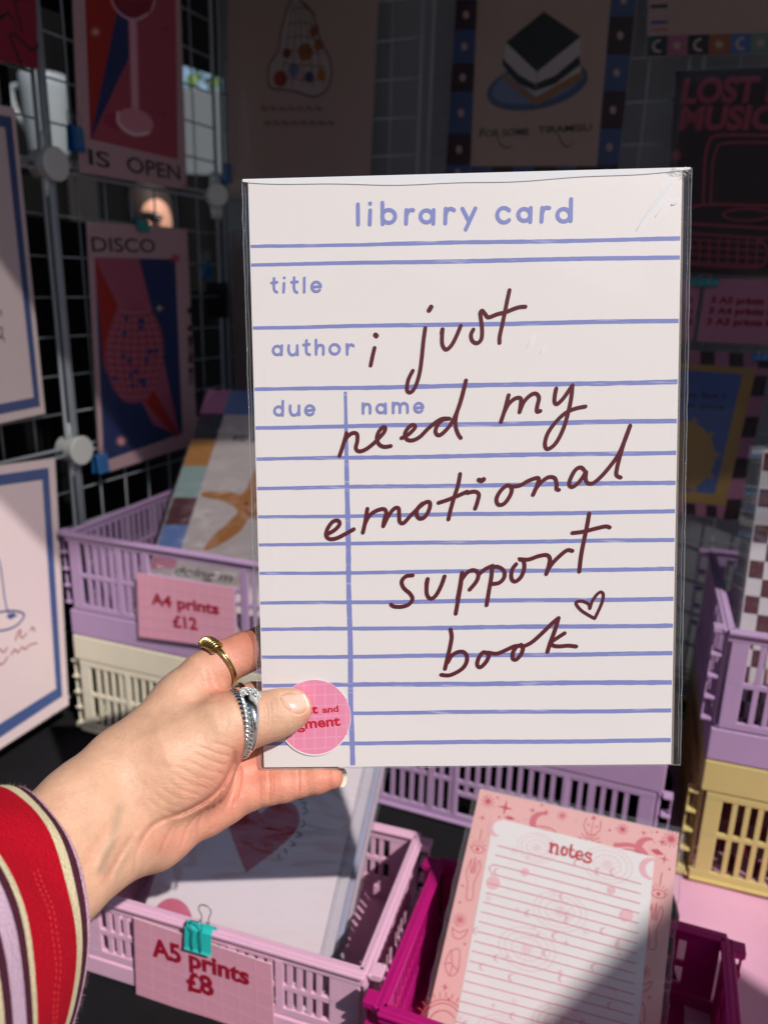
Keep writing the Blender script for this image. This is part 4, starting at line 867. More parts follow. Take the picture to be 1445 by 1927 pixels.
pr_(C_, W2, ring_(279, 240, 26), [(304, 180), (303, 268)], [(350, 208), (350, 240), (360, 262), (380, 266), (398, 252), (404, 232), (404, 208)], [(404, 235), (405, 265)], ring_(471, 236, 27, 0, 320, 29), [(446, 239), (498, 234)],
    [(799, 194), (800, 255)], [(801, 222), (812, 202), (828, 198), (842, 212), (843, 254)], ring_(910, 226, 26), [(937, 196), (939, 255)], [(985, 190), (986, 252)], [(987, 215), (997, 196), (1012, 193), (1026, 208), (1027, 250)], [(1028, 215), (1040, 196), (1056, 193), (1072, 207), (1074, 250)], ring_(1143, 220, 26, 0, 320, 28), [(1118, 223), (1168, 218)])
ar.w += 2e-5
WH = 7.4
def hw(f, *pts, w=WH): ar.stroke(f(pts), w, wine, n=8)
hw(A_, (876, 1085), (881, 1090), w=9.5); hw(A_, (870, 1165), (858, 1215), (846, 1273))
hw(A_, (1219, 912), (1206, 933), w=9); hw(A_, (1183, 1042), (1172, 1120), (1161, 1230), (1150, 1310), (1133, 1375), (1110, 1424), (1085, 1440), (1070, 1420), (1079, 1360), (1106, 1306))
hw(A_, (1288, 1050), (1284, 1075)); hw(A_, (1290, 1050), (1286, 1105), (1290, 1150), (1312, 1175), (1345, 1148), (1376, 1090), (1402, 1028))
hw(B_, (98, 1028), (84, 1060), (92, 1096), (120, 1110), (146, 1086), (151, 1030), (144, 965), (140, 928), (152, 914), (170, 935), (190, 954), (240, 936), (295, 922), (345, 902), (380, 892), (412, 890))
hw(B_, (316, 790), (301, 860), (286, 935), (270, 1010), (257, 1070), (256, 1108))
hw(C_, (654, 518), (672, 465), (690, 405), (697, 378)); hw(C_, (682, 432), (705, 398), (735, 377), (762, 384), (764, 425), (755, 470), (775, 490), (815, 478), (860, 445), (900, 405), (930, 370), (936, 343), (918, 343), (893, 375), (885, 415), (900, 448), (930, 462), (970, 457))
hw(C_, (1036, 408), (1070, 392), (1105, 362), (1121, 338), (1105, 326), (1078, 345), (1058, 380), (1068, 415), (1105, 422), (1150, 400), (1195, 355), (1235, 320), (1285, 290), (1330, 288))
hw(C_, (1332, 288), (1290, 296), (1258, 330), (1246, 370), (1266, 391), (1300, 370), (1345, 315), (1385, 230), (1412, 145), (1434, 52)); hw(C_, (1434, 52), (1405, 165), (1375, 265), (1370, 330), (1384, 380), (1402, 407))
hw(D_, (264, 302), (288, 228), (311, 140)); hw(D_, (283, 245), (310, 195), (350, 160), (384, 160), (383, 205), (377, 242)); hw(D_, (377, 240), (402, 182), (440, 142), (474, 130), (494, 155), (484, 205), (482, 238), (502, 235))
hw(D_, (598, 100), (590, 140), (588, 180), (604, 193), (640, 160), (672, 115), (696, 80)); hw(D_, (696, 80), (688, 160), (670, 245), (640, 345), (595, 430), (548, 465), (530, 440), (545, 375), (590, 308), (650, 250), (710, 222), (774, 208))
hw(C_, (583, 1000), (625, 975), (654, 942), (645, 918), (612, 925), (582, 965), (571, 1008), (592, 1031), (635, 1027), (690, 1000), (742, 971))
hw(C_, (798, 992), (812, 930), (826, 845)); hw(C_, (808, 945), (835, 892), (875, 860), (925, 846), (942, 868), (930, 915), (924, 952)); hw(C_, (925, 950), (955, 890), (990, 845), (1018, 842), (1022, 885), (1026, 925), (1050, 932), (1090, 890), (1135, 845), (1185, 805), (1212, 808), (1207, 850), (1180, 895), (1148, 905), (1130, 880), (1138, 840), (1165, 812))
hw(C_, (1398, 630), (1385, 700), (1358, 785), (1337, 860), (1326, 910)); ar.stroke(C_([(1265, 808), (1320, 790), (1380, 766), (1445, 738)])+D_([(60, 730), (105, 722), (131, 738), (124, 780), (109, 825)]), WH, wine)
hw(D_, (132, 652), (148, 656), (160, 648), w=9)
hw(D_, (328, 692), (300, 686), (262, 718), (238, 765), (248, 800), (282, 796), (315, 755), (330, 715), (322, 690)); hw(D_, (325, 692), (380, 685), (430, 657), (490, 640), (482, 685), (458, 742)); hw(D_, (470, 712), (505, 668), (550, 636), (588, 640), (600, 675), (600, 706), (615, 712))
hw(D_, (765, 590), (746, 576), (715, 590), (688, 635), (676, 678), (694, 694), (728, 672), (762, 630), (778, 600), (775, 645), (790, 672), (822, 670), (872, 628), (930, 560), (975, 495), (1012, 412), (1044, 324)); hw(D_, (1044, 326), (1012, 410), (985, 500), (965, 580), (962, 622), (986, 637))
hw(E_, (1105, 8), (1064, 14), (1038, 45), (1050, 85), (1090, 122), (1104, 155), (1080, 188), (1035, 202), (990, 200), (972, 188))
hw(E_, (1196, 35), (1190, 62)); hw(E_, (1198, 30), (1191, 80), (1195, 130), (1218, 152), (1250, 130), (1282, 70), (1302, 14))
hw(D_, (30, 1212), (18, 1290), (3, 1370)); hw(E_, (1411, -2), (1400, 80), (1384, 170), (1371, 245))
hw(D_, (22, 1262), (60, 1212), (100, 1196), (128, 1218), (118, 1262), (76, 1314)); hw(D_, (128, 1225), (170, 1190), (215, 1170)); hw(D_, (210, 1172), (208, 1230), (196, 1300), (186, 1360), (178, 1408)); hw(D_, (205, 1180), (245, 1176), (282, 1200), (284, 1240), (255, 1272), (214, 1280))
hw(D_, (356, 1160), (332, 1195), (328, 1245), (350, 1265), (385, 1238), (405, 1185), (400, 1140), (372, 1130), (430, 1132), (490, 1112), (540, 1105), (560, 1128), (552, 1175), (538, 1220)); hw(D_, (545, 1200), (575, 1155), (625, 1105), (665, 1076), (695, 1080))
hw(D_, (797, 855), (784, 930), (765, 1020), (748, 1110), (737, 1205)); hw(D_, (696, 972), (760, 964), (840, 944), (895, 932), (920, 938))
hw(E_, (1339, 342), (1346, 390), (1335, 455), (1320, 520), (1305, 585)); hw(E_, (1322, 545), (1345, 505), (1380, 483), (1415, 480), (1437, 500), (1440, 535), (1420, 575), (1380, 605), (1330, 625), (1282, 622))
hw(F_, (188, 482), (158, 472), (130, 508), (122, 548), (142, 562), (175, 530), (192, 492), (182, 474), (240, 480), (300, 456), (345, 436), (385, 432)); hw(F_, (388, 428), (358, 440), (336, 478), (338, 512), (360, 514), (388, 480), (398, 442), (385, 426)); hw(F_, (392, 440), (450, 412), (520, 350), (570, 300), (612, 265)); hw(F_, (612, 265), (590, 340), (562, 415), (545, 470)); hw(F_, (648, 357), (605, 385), (568, 412), (582, 432), (620, 436), (670, 432), (718, 437))
ar.stroke(F_([(801, 208), (794, 182), (760, 165), (724, 166), (720, 184), (748, 218), (790, 246), (830, 268)]), 5.6, wine); ar.stroke(F_([(830, 268), (850, 228), (874, 172), (882, 124), (866, 108), (842, 125), (815, 165), (801, 208)]), 5.6, wine)
ar.done(lc, 'printed_design')
# ---- round sticker
suv = [PC.uv(592+68.5*cos(t), 1349.5+71.5*sin(t)) for t in np.linspace(0, 2*pi, 72)[:-1]]
stk = Plane(PC.o+PC.n*0.00095, PC.ux, PC.uy)
edge_w = mat('sticker_edge', 'f4ecee', 0.5)
st_o = slab(stk, suv, 0.00016, mat('sticker_white', 'f4eaec', 0.35, 0.5), 'sticker', lc, edge=edge_w)
sa = Art(stk, step=1.5e-6, base=3e-6)
sa.poly([stk.uv(592+67.2*cos(t), 1349.5+70*sin(t)) for t in np.linspace(0, 2*pi, 72)[:-1]], mat('sticker_pink', 'ee8fb0', 0.42, 0.4, var=0.05, vscale=600, bump=0.1, bscale=900, stretch=(1, 1, 0.1)))
for k in range(-3, 4):
    f = sqrt(max(0, 1-((k*20)/70)**2)); sa.stroke([(592+k*20, 1349-66*f), (593+k*20, 1349+66*f)], 2.2, 'f2a4c0', smooth=False, cap=False); sa.stroke([(592-64*f, 1351+k*20), (592+64*f, 1346+k*20)], 2.0, 'f2a4c0', smooth=False, cap=False)
sa.w += 8e-6
sa.text('Print', (541, 1347), (599, 1342), 17, 'c4082c', 0.034); sa.text('and', (607, 1341.5), (637.5, 1339), 12, 'c4082c', 0.034); sa.text('Pigment', (538, 1374), (641, 1365), 19, 'c4082c', 0.034)
sp = sa.mb.build('sticker_print', st_o)
# ---- cellophane bag
cello = film('card_bag', rough=0.05, milk=0.01, bump=0.07, bscale=6, refl=0.045, stretch=(1, 1, 0.6))
out = PC.uvs([(455, 339), (1301, 316), (1280, 1440), (489, 1447)])
def bagsheet(front, name):
    n, m = 44, 60; vs = []; fs = []; rs = np.random.RandomState(5 if front else 6)
    for j in range(m+1):
        for i in range(n+1):
            a, b = i/n, j/m; q = out[3]*(1-a)*(1-b)+out[2]*a*(1-b)+out[1]*a*b+out[0]*(1-a)*b
            e = min(a*22, (1-a)*30, 1); e = sqrt(max(0, 1-(1-e)**2)); top = min((1-b)*40, 1); top = sqrt(max(0, 1-(1-top)**2)); bot = min(b*60, 1)
            cor = math.exp(-((1-a)**2+(1-b)**2)/0.004)
            wv = 0.00025*sin(a*17+3*sin(b*7))*sin(b*11+2*a)+0.0004*math.exp(-((1-a)/0.12)**2-((1-b)/0.09)**2)*sin((a+b*1.4)*60)
            if front: w = 0.0005+(0.0010+wv)*e*top*bot+cor*0.0005*rs.rand()
            else: w = -0.0012-(0.0014+wv)*e*top*bot-cor*0.0005*rs.rand()
            vs.append(PC.P(q[0], q[1], w))
    for j in range(m):
        for i in range(n): k = j*(n+1)+i; fs.append((k, k+1, k+n+2, k+n+1) if front else (k, k+n+1, k+n+2, k+1))
    mb = MB(); mb.add(vs, fs, cello); return mb.build(name, lc, smooth=True)
bagsheet(True, 'clear_bag'); bagsheet(False, 'clear_bag')
edgef = film('bag_edge', rough=0.12, milk=0.10, bump=1.0, bscale=500)
def seam(a, b, name='bag_seam', r=0.00035, jit=0.0002):
    a, b = PC.uv(*a), PC.uv(*b); pts = []
    for i in range(50): q = a+(b-a)*i/49; pts.append(PC.P(q[0]+random.uniform(-jit, jit), q[1]+random.uniform(-jit, jit), -0.0004+random.uniform(-jit, jit)))
    return MB().tube(pts, r, edgef, n=6).build(name, lc, smooth=True)
seam((455, 339), (489, 1447)); seam((1301, 316), (1280, 1440)); seam((489, 1447), (1280, 1440), r=0.0003); seam((1296, 330), (1275, 1438), r=0.00018); seam((461, 350), (493, 1440), r=0.00018)
# sun glare along the bag's folded top, painted as a flat white strip
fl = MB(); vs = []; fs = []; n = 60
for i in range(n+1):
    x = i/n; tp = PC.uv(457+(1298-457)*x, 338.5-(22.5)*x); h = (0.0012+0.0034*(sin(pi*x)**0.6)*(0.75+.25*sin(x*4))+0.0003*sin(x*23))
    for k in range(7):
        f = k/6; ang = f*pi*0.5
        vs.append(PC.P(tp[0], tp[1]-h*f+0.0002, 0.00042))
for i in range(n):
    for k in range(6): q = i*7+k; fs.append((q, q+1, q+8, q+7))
fl.add(vs, fs, film('bag_fold_glare', rough=0.25, milk=0.94, bump=0.02, bscale=40)); fl.build('bag_fold_glare', lc, smooth=True)
# glints on the bag's creases, painted as flat white slivers
def facet(a, b, w, tilt, rough=0.3, nm='bag_crease_glint'):
    a, b = PC.uv(*a), PC.uv(*b); t = (b-a)/np.linalg.norm(b-a); nn = np.array([-t[1], t[0]]); vs = []; N = 12
    for i in range(N+1):
        f = i/N; c = a+(b-a)*f; wd = w*(sin(pi*min(max(f*0.94+0.06, 0), 1))**0.7+0.05)
        for k in (-1, 0, 1): q = c+nn*k*wd; vs.append(PC.P(q[0], q[1], 0.00046))
    fs = []
    for i in range(N):
        for k in (0, 1): q = i*3+k; fs.append((q, q+3, q+4, q+1))
    mb = MB(); mb.add(vs, fs, film('bag_glint_white', rough=0.3, milk=0.95, bump=0.02, bscale=60)); return mb.build(nm, lc, smooth=True)
facet((1268, 338), (1197, 434), 0.0012, 0.0); facet((1277, 376), (1262, 386), 0.0008, 0.1); facet((1262, 372), (1232, 408), 0.0005, 0.1); facet((1008, 630), (992, 652), 0.0004, 0.1); facet((1028, 650), (1016, 664), 0.0003, 0.1)
cr = MB()
for k in range(26):
    c = PC.uv(1262+random.random()*38, 318+random.random()*13); s_ = 0.0022; a_ = [PC.P(c[0]+random.uniform(-s_, s_), c[1]+random.uniform(-s_*.5, s_*.5), random.uniform(0, 0.003)) for _ in range(3)]
    cr.add(a_, [(0, 1, 2)], film('bag_crumple', rough=0.15, milk=0.25, bump=0.3, bscale=60))
cr.build('crumpled_corner', lc)
# ================================================================== the hand and forearm
def cdepth(px, py): r = ray(px, py); return float(np.dot(PC.o, PC.n)/np.dot(r, PC.n))
def N_(px, py, d, r): return (atd(px, py, d), r/F*d)
def NB(px, py, r):
    d = cdepth(px, py); rr = r/F*d; d2 = d+0.0036+rr; return (atd(px, py, d2), r/F*d2)
idx = [N_(345, 1318, .400, 50), N_(385, 1272, .405, 45), N_(412, 1250, .4075, 42), N_(458, 1229, .411, 38), NB(505, 1210, 37), NB(560, 1203, 34), NB(612, 1206, 29)]
mid = [N_(375, 1390, .410, 48), N_(430, 1345, .412, 40), NB(478, 1322, 37), NB(550, 1312, 34), NB(620, 1316, 28)]
rng = [N_(375, 1450, .410, 48), N_(425, 1432, .412, 41), NB(475, 1414, 36), NB(550, 1402, 32), NB(615, 1402, 27)]
pky = [N_(392, 1512, .404, 50), N_(430, 1500, .406, 43), N_(462, 1489, .4075, 38), N_(508, 1480, .4075, 32.5), N_(535, 1476, .4075, 31.5), N_(564, 1471, .4075, 28), N_(598, 1466, .407, 26.5), N_(625, 1463, .4065, 21)]
thb = [N_(300, 1440, .382, 62), N_(370, 1398, .384, 58), N_(418, 1367, .385, 56), N_(446, 1360, .386, 50), N_(478, 1355, .3875, 43), N_(512, 1346, .3885, 40.5), N_(538, 1338, .3895, 37), N_(553, 1333, .390, 32)]
thenar = [(N_(235, 1485, .375, 74), N_(330, 1425, .381, 76)), (N_(330, 1430, .381, 76), N_(396, 1400, .385, 56)), (N_(285, 1480, .377, 66), N_(375, 1452, .384, 58)), (N_(330, 1478, .383, 50), N_(385, 1470, .388, 40))]
palm = [(N_(157, 1508, .358, 68), N_(228, 1440, .377, 60)), (N_(228, 1440, .377, 60), N_(345, 1318, .400, 50)), (N_(224, 1585, .363, 62), N_(290, 1572, .382, 56)), (N_(290, 1572, .382, 56), N_(392, 1512, .404, 50)), (N_(250, 1500, .378, 62), N_(375, 1390, .408, 48)),
        (N_(270, 1540, .383, 58), N_(375, 1450, .408, 48)), (N_(157, 1508, .358, 68), N_(-30, 1655, .315, 82)), (N_(224, 1585, .363, 62), N_(55, 1735, .322, 84)), (N_(190, 1546, .360, 66), N_(15, 1695, .318, 86)), (N_(350, 1330, .398, 46), N_(404, 1312, .401, 26))]
def cap_(P, a, b):
    (A, ra), (B, rb) = a, b; AB = B-A; t = np.clip(((P-A)@AB)/(AB@AB), 0, 1); d = P-A-t[:, None]*AB
    return np.sqrt((d*d).sum(1))-(ra+(rb-ra)*t)
def smin(a, b, k):
    h = np.maximum(k-np.abs(a-b), 0)/k; return np.minimum(a, b)-h*h*k*0.25
def chain(P, nd, k=0.002):
    o = None
    for a, b in zip(nd, nd[1:]): c = cap_(P, a, b); o = c if o is None else smin(o, c, k)
    return o
CRE = [  # polyline in the view, depth mm, width px
    ([(441, 1412), (439, 1440), (420, 1476), (390, 1506), (350, 1528), (318, 1538)], 1.5, 5), ([(441, 1412), (425, 1404), (400, 1398)], .45, 3.5),
    ([(436, 1424), (405, 1416), (372, 1404)], .40, 3.5), ([(430, 1440), (398, 1432), (362, 1414)], .42, 3.5), ([(420, 1456), (388, 1448), (350, 1428)], .38, 3.5), ([(408, 1470), (372, 1462), (338, 1442)], .36, 3.5), ([(395, 1484), (360, 1476), (328, 1456)], .36, 3.5),
    ([(378, 1497), (345, 1488), (315, 1468)], .34, 3.5), ([(362, 1508), (330, 1500), (300, 1480)], .30, 3.5), ([(345, 1520), (315, 1512), (288, 1492)], .28, 3.5), ([(330, 1532), (298, 1520), (275, 1502)], .28, 3.5),
    ([(415, 1395), (425, 1380), (428, 1350)], .2, 4), ([(388, 1262), (396, 1284), (412, 1302)], .45, 3.5), ([(378, 1268), (384, 1290), (398, 1310)], .40, 3.5), ([(400, 1262), (410, 1282), (428, 1296)], .35, 3),
    ([(350, 1320), (385, 1322), (420, 1318)], .5, 5), ([(330, 1330), (350, 1348), (385, 1350)], .2, 5),
    ([(453, 1442), (450, 1480), (438, 1522)], .9, 3.5), ([(444, 1455), (438, 1490), (420, 1530)], .4, 3), ([(425, 1470), (412, 1510), (410, 1555)], .7, 3.5), ([(408, 1500), (396, 1530), (395, 1570)], .5, 3), ([(395, 1515), (375, 1545), (372, 1585)], .5, 3), ([(380, 1525), (352, 1560), (340, 1600)], .45, 3),
    ([(506, 1448), (508, 1478), (507, 1512)], .75, 3), ([(513, 1450), (514, 1480), (512, 1508)], .35, 2.5), ([(561, 1446), (563, 1470), (562, 1496)], .6, 2.6), ([(485, 1455), (490, 1485), (488, 1515)], .2, 3),
    ([(500, 1322), (504, 1345), (501, 1372)], .28, 3), ([(507, 1320), (511, 1342), (509, 1368)], .22, 2.5), ([(494, 1326), (497, 1350), (495, 1378)], .18, 2.5),
    ([(318, 1538), (285, 1556), (262, 1590)], .9, 5), ([(330, 1545), (312, 1580), (300, 1610)], .35, 4), ([(275, 1470), (262, 1510), (270, 1555)], .35, 7), ([(262, 1590), (255, 1620), (252, 1650)], .4, 4),
    ([(232, 1560), (205, 1595), (180, 1640)], -1.0, 8), ([(250, 1575), (225, 1612), (196, 1660)], .9, 8), ([(210, 1545), (185, 1580), (160, 1625)], .5, 9), ([(268, 1560), (240, 1600), (214, 1650)], -.6, 7),
]
CRS = [(np.array(cat_rom(p_, n=3)), d_, w_) for p_, d_, w_ in CRE]
NAILB = [(527, 1312), (533, 1327), (543, 1337), (556, 1343), (568, 1343), (578, 1334), (579, 1322), (570, 1311), (555, 1304), (540, 1303)]
def topx(P):
    d = P@fw; return np.stack([CX+F*(P@rt)/d, CY-F*(P@up)/d], 1)
def dseg(Q, pts, closed=False):
    o = np.full(len(Q), 1e9); pts = [np.array(p, float) for p in pts]; tt = np.zeros(len(Q)); n = len(pts)-(0 if closed else 1)
    for i in range(n):
        a, b = pts[i], pts[(i+1) % len(pts)]; ab = b-a; t = np.clip(((Q-a)@ab)/(ab@ab), 0, 1); d = Q-a-t[:, None]*ab; dd = np.sqrt((d*d).sum(1)); m = dd < o; o[m] = dd[m]; tt[m] = (i+t[m])/n
    return o, tt
def hand(P, detail=False):
    pl = None
    for a, b in palm: c = cap_(P, a, b); pl = c if pl is None else smin(pl, c, 0.011)
    for f, k in ((idx, .006), (mid, .007), (rng, .007), (pky, .008)): pl = smin(pl, chain(P, f), k)
    th = chain(P, thb, .006)
    for a, b in thenar: th = smin(th, cap_(P, a, b), .010)
    Q = topx(P); k = np.where(Q[:, 0] < 425, 0.0085, np.where(Q[:, 0] > 455, 0.0012, 0.0085-(Q[:, 0]-425)/30*0.0073))
    o = smin(th, pl, k)
    if detail:
        for pts2, dp, w in CRS:
            mk = np.where((Q[:, 0] > pts2[:, 0].min()-3*w) & (Q[:, 0] < pts2[:, 0].max()+3*w) & (Q[:, 1] > pts2[:, 1].min()-3*w) & (Q[:, 1] < pts2[:, 1].max()+3*w))[0]
            if len(mk) == 0: continue
            d, t = dseg(Q[mk], pts2); o[mk] += dp*0.001*(0.85 if dp > .7 else .62)*np.exp(-(d/w)**2)*np.minimum(1, np.minimum(t, 1-t)*5+0.15)
        rn = np.random.RandomState(3)          # fine folds of the thenar pad and slow unevenness
        x, y = Q[:, 0], Q[:, 1]; m = np.exp(-(((x-375)/75)**2+((y-1465)/55)**2))
        v_ = y*0.93-x*0.30+7*np.sin(x*.021+y*.013)+3*np.sin(x*.057); o = o+m*(0.000065*np.sin(v_*0.62+1.5*np.sin(v_*.11+x*.03))*(0.6+0.4*np.sin(x*.05+v_*.2))+0.00003*np.sin(v_*1.05+2*np.sin(x*.04)))
        mw = np.exp(-(((x-290)/60)**2+((y-1540)/70)**2)); vv = x*.8-y*.45+6*np.sin(y*.03+x*.01); o = o+mw*0.00005*np.sin(vv*.33+1.2*np.sin(y*.05))
        o = o+0.00012*np.sin(x*.061+1.3*np.sin(y*.05))*np.sin(y*.073+1)
        mk = np.where((Q[:, 0] > 515) & (Q[:, 0] < 592) & (Q[:, 1] > 1290) & (Q[:, 1] < 1360) & ((P@fw) < 0.3885))[0]
        if len(mk): o[mk] += 0.00045*np.exp(-(dseg(Q[mk], cat_rom(NAILB, True, 3), True)[0]/1.8)**2)
    return o
def surf_nets(phi, org, h):
    nx, ny, nz = phi.shape; c = [phi[i:nx-1+i, j:ny-1+j, k:nz-1+k] for i in (0, 1) for j in (0, 1) for k in (0, 1)]
    ins = [a < 0 for a in c]; cnt = sum(a.astype(np.int8) for a in ins); mask = (cnt > 0) & (cnt < 8); idx_ = np.argwhere(mask)
    acc = np.zeros((len(idx_), 3)); num = np.zeros(len(idx_)); cc_ = [a[mask] for a in c]; off_ = [(i, j, k) for i in (0, 1) for j in (0, 1) for k in (0, 1)]
    for a in range(8):
        for b in range(a+1, 8):
            if sum(abs(off_[a][q]-off_[b][q]) for q in range(3)) != 1: continue
            m = (cc_[a] < 0) != (cc_[b] < 0); t = cc_[a][m]/(cc_[a][m]-cc_[b][m]); pa, pb = np.array(off_[a]), np.array(off_[b]); acc[m] += pa+(pb-pa)*t[:, None]; num[m] += 1
    V = (idx_+acc/num[:, None])*h+org; vid = np.full(mask.shape, -1); vid[mask] = np.arange(len(idx_)); Fs = []
    for ax in range(3):
        sl0 = [slice(None)]*3; sl1 = [slice(None)]*3; sl0[ax] = slice(0, -1); sl1[ax] = slice(1, None); a, b = phi[tuple(sl0)], phi[tuple(sl1)]; ch = np.argwhere((a < 0) != (b < 0)); s0 = (a < 0)[tuple(ch.T)]
        o1, o2 = [q for q in range(3) if q != ax]; ok = (ch[:, o1] > 0) & (ch[:, o2] > 0) & (ch[:, o1] < phi.shape[o1]-1) & (ch[:, o2] < phi.shape[o2]-1); ch, s0 = ch[ok], s0[ok]
        q4 = []
        for (u, v) in ((-1, -1), (0, -1), (0, 0), (-1, 0)):
            e = ch.copy(); e[:, o1] += u; e[:, o2] += v; q4.append(vid[tuple(e.T)])
        q4 = np.stack(q4, 1); fl = s0 if ax != 1 else ~s0; q4[~fl] = q4[~fl][:, ::-1]; Fs.append(q4[(q4 >= 0).all(1)])
    return V, np.concatenate(Fs)
allp = [n for ch in (idx, mid, rng, pky, thb) for n in ch]+[n for pr in palm+thenar for n in pr]
lo = np.min([p-r for p, r in allp], 0)-0.006; hi = np.max([p+r for p, r in allp], 0)+0.006; hh = 0.0017
dims = np.ceil((hi-lo)/hh).astype(int); gx = [lo[i]+hh*np.arange(dims[i]) for i in range(3)]
phi = np.empty(dims)
for i in range(dims[0]):
    Y, Z = np.meshgrid(gx[1], gx[2], indexing='ij'); phi[i] = hand(np.stack([np.full(Y.size, gx[0][i]), Y.ravel(), Z.ravel()], 1)).reshape(Y.shape)
V, Fc = surf_nets(phi, lo, hh)
me = bpy.data.meshes.new('body'); me.from_pydata(V.tolist(), [], Fc.tolist()); tmp = bpy.data.objects.new('tmp', me); COL.objects.link(tmp)
sb = tmp.modifiers.new('s', 'SUBSURF'); sb.levels = 2; sb.render_levels = 2; bpy.context.view_layer.update()
m2 = bpy.data.meshes.new_from_object(tmp.evaluated_get(bpy.context.evaluated_depsgraph_get())); bpy.data.objects.remove(tmp)
nv = len(m2.vertices); V = np.empty(nv*3); m2.vertices.foreach_get('co', V); V = V.reshape(-1, 3)
def newton(V, it=3, detail=True):
    for _ in range(it):
        f0 = hand(V, detail); e = 1.5e-4; gr = np.stack([hand(V+np.eye(3)[i]*e, detail)-f0 for i in range(3)], 1)/e; g2 = (gr*gr).sum(1)+1e-6
        V = V-np.clip(f0/g2, -.002, .002)[:, None]*gr
    return V
V = newton(V, 2)
pers = thing('person', 'outstretched hand and forearm in a red striped sleeve holding the library card print', 'person', atd(20, 1720, .33))
Lp = np.array(WM[pers.name].translation); m2.vertices.foreach_set('co', (V-Lp).ravel()); m2.polygons.foreach_set('use_smooth', [True]*len(m2.polygons)); m2.update(); m2.name = 'body'
# skin tones as a painted attribute (the skin's own colour)
Q = topx(V)
def blob(cx, cy, rx, ry, rot=0): c, s_ = cos(rot), sin(rot); x, y = Q[:, 0]-cx, Q[:, 1]-cy; return np.exp(-(((x*c+y*s_)/rx)**2+((-x*s_+y*c)/ry)**2))
base = np.array([lin(v) for v in (216, 170, 142)]); pinkc = np.array([lin(v) for v in (218, 142, 120)]); redc = np.array([lin(v) for v in (204, 104, 84)]); veinc = np.array([lin(v) for v in (165, 142, 118)])
w1 = np.clip(0.95*blob(460, 1215, 85, 60)+0.9*blob(540, 1475, 130, 45)+0.55*blob(430, 1510, 60, 70)+0.35*blob(385, 1560, 80, 60)+.6*blob(470, 1425, 45, 45)+.35*blob(400, 1290, 50, 30)+.35*blob(330, 1590, 60, 40), 0, 1)
w2 = np.clip(0.45*blob(478, 1190, 30, 25)+0.6*blob(622, 1465, 30, 20)+.3*blob(420, 1300, 25, 18)+.4*blob(575, 1350, 10, 10)+.22*blob(300, 1585, 40, 20)+.28*blob(452, 1415, 14, 30), 0, 1)
w3 = np.clip(.55*np.exp(-(dseg(Q, [(225, 1520), (212, 1580), (190, 1640)])[0]/9)**2)+.3*np.exp(-(dseg(Q, [(250, 1580), (215, 1640)])[0]/10)**2), 0, 1)
crv = np.zeros(nv)
for pts, dp, w in CRE:
    if dp > .3: crv = np.maximum(crv, min(dp, 1)*np.exp(-(dseg(Q, pts)[0]/(w*.9))**2))
cl = base+(pinkc-base)*w1[:, None]; cl = cl+(redc-cl)*w2[:, None]; cl = cl+(veinc-cl)*w3[:, None]; cl = cl+(redc*0.9-cl)*(0.28*crv)[:, None]
at = m2.color_attributes.new('skin_tone', 'FLOAT_COLOR', 'POINT'); at.data.foreach_set('color', np.concatenate([cl, np.ones((nv, 1))], 1).ravel())
sk = bpy.data.materials.new('skin'); sk.use_nodes = True; t = sk.node_tree; p = t.nodes['Principled BSDF']; L = t.links.new
va = t.nodes.new('ShaderNodeVertexColor'); va.layer_name = 'skin_tone'
tc = t.nodes.new('ShaderNodeTexCoord')
n1 = t.nodes.new('ShaderNodeTexNoise'); n1.inputs['Scale'].default_value = 95; n1.inputs['Detail'].default_value = 8; n1.inputs['Roughness'].default_value = .7; L(tc.outputs['Object'], n1.inputs['Vector'])
rp = t.nodes.new('ShaderNodeMapRange'); rp.inputs[1].default_value = .3; rp.inputs[2].default_value = .7; rp.inputs[3].default_value = .84; rp.inputs[4].default_value = 1.08; L(n1.outputs['Fac'], rp.inputs[0])
mm = t.nodes.new('ShaderNodeMix'); mm.data_type = 'RGBA'; mm.blend_type = 'MULTIPLY'; mm.inputs['Factor'].default_value = 1; L(va.outputs[0], mm.inputs['A']); L(rp.outputs[0], mm.inputs['B']); L(mm.outputs['Result'], p.inputs['Base Color'])
p.inputs['Roughness'].default_value = .46; p.inputs['Specular IOR Level'].default_value = .45; p.inputs['Subsurface Weight'].default_value = .15; p.inputs['Subsurface Radius'].default_value = (1, .35, .2); p.inputs['Subsurface Scale'].default_value = .004
vo = t.nodes.new('ShaderNodeTexVoronoi'); vo.inputs['Scale'].default_value = 900; vo.feature = 'DISTANCE_TO_EDGE'; mp = t.nodes.new('ShaderNodeMapping'); mp.inputs['Scale'].default_value = (1, 1, 1.6); mp.inputs['Rotation'].default_value = (0, .7, .3); L(tc.outputs['Object'], mp.inputs[0]); L(mp.outputs[0], vo.inputs['Vector'])
n2 = t.nodes.new('ShaderNodeTexNoise'); n2.inputs['Scale'].default_value = 420; n2.inputs['Detail'].default_value = 6; L(mp.outputs[0], n2.inputs['Vector'])
b1 = t.nodes.new('ShaderNodeBump'); b1.inputs['Strength'].default_value = .55; b1.inputs['Distance'].default_value = .0004; L(vo.outputs['Distance'], b1.inputs['Height'])
b2 = t.nodes.new('ShaderNodeBump'); b2.inputs['Strength'].default_value = .36; b2.inputs['Distance'].default_value = .0006; L(n2.outputs['Fac'], b2.inputs['Height']); L(b1.outputs[0], b2.inputs['Normal']); L(b2.outputs[0], p.inputs['Normal'])
m2.materials.clear(); m2.materials.append(sk); body = mobj('body', m2, pers)
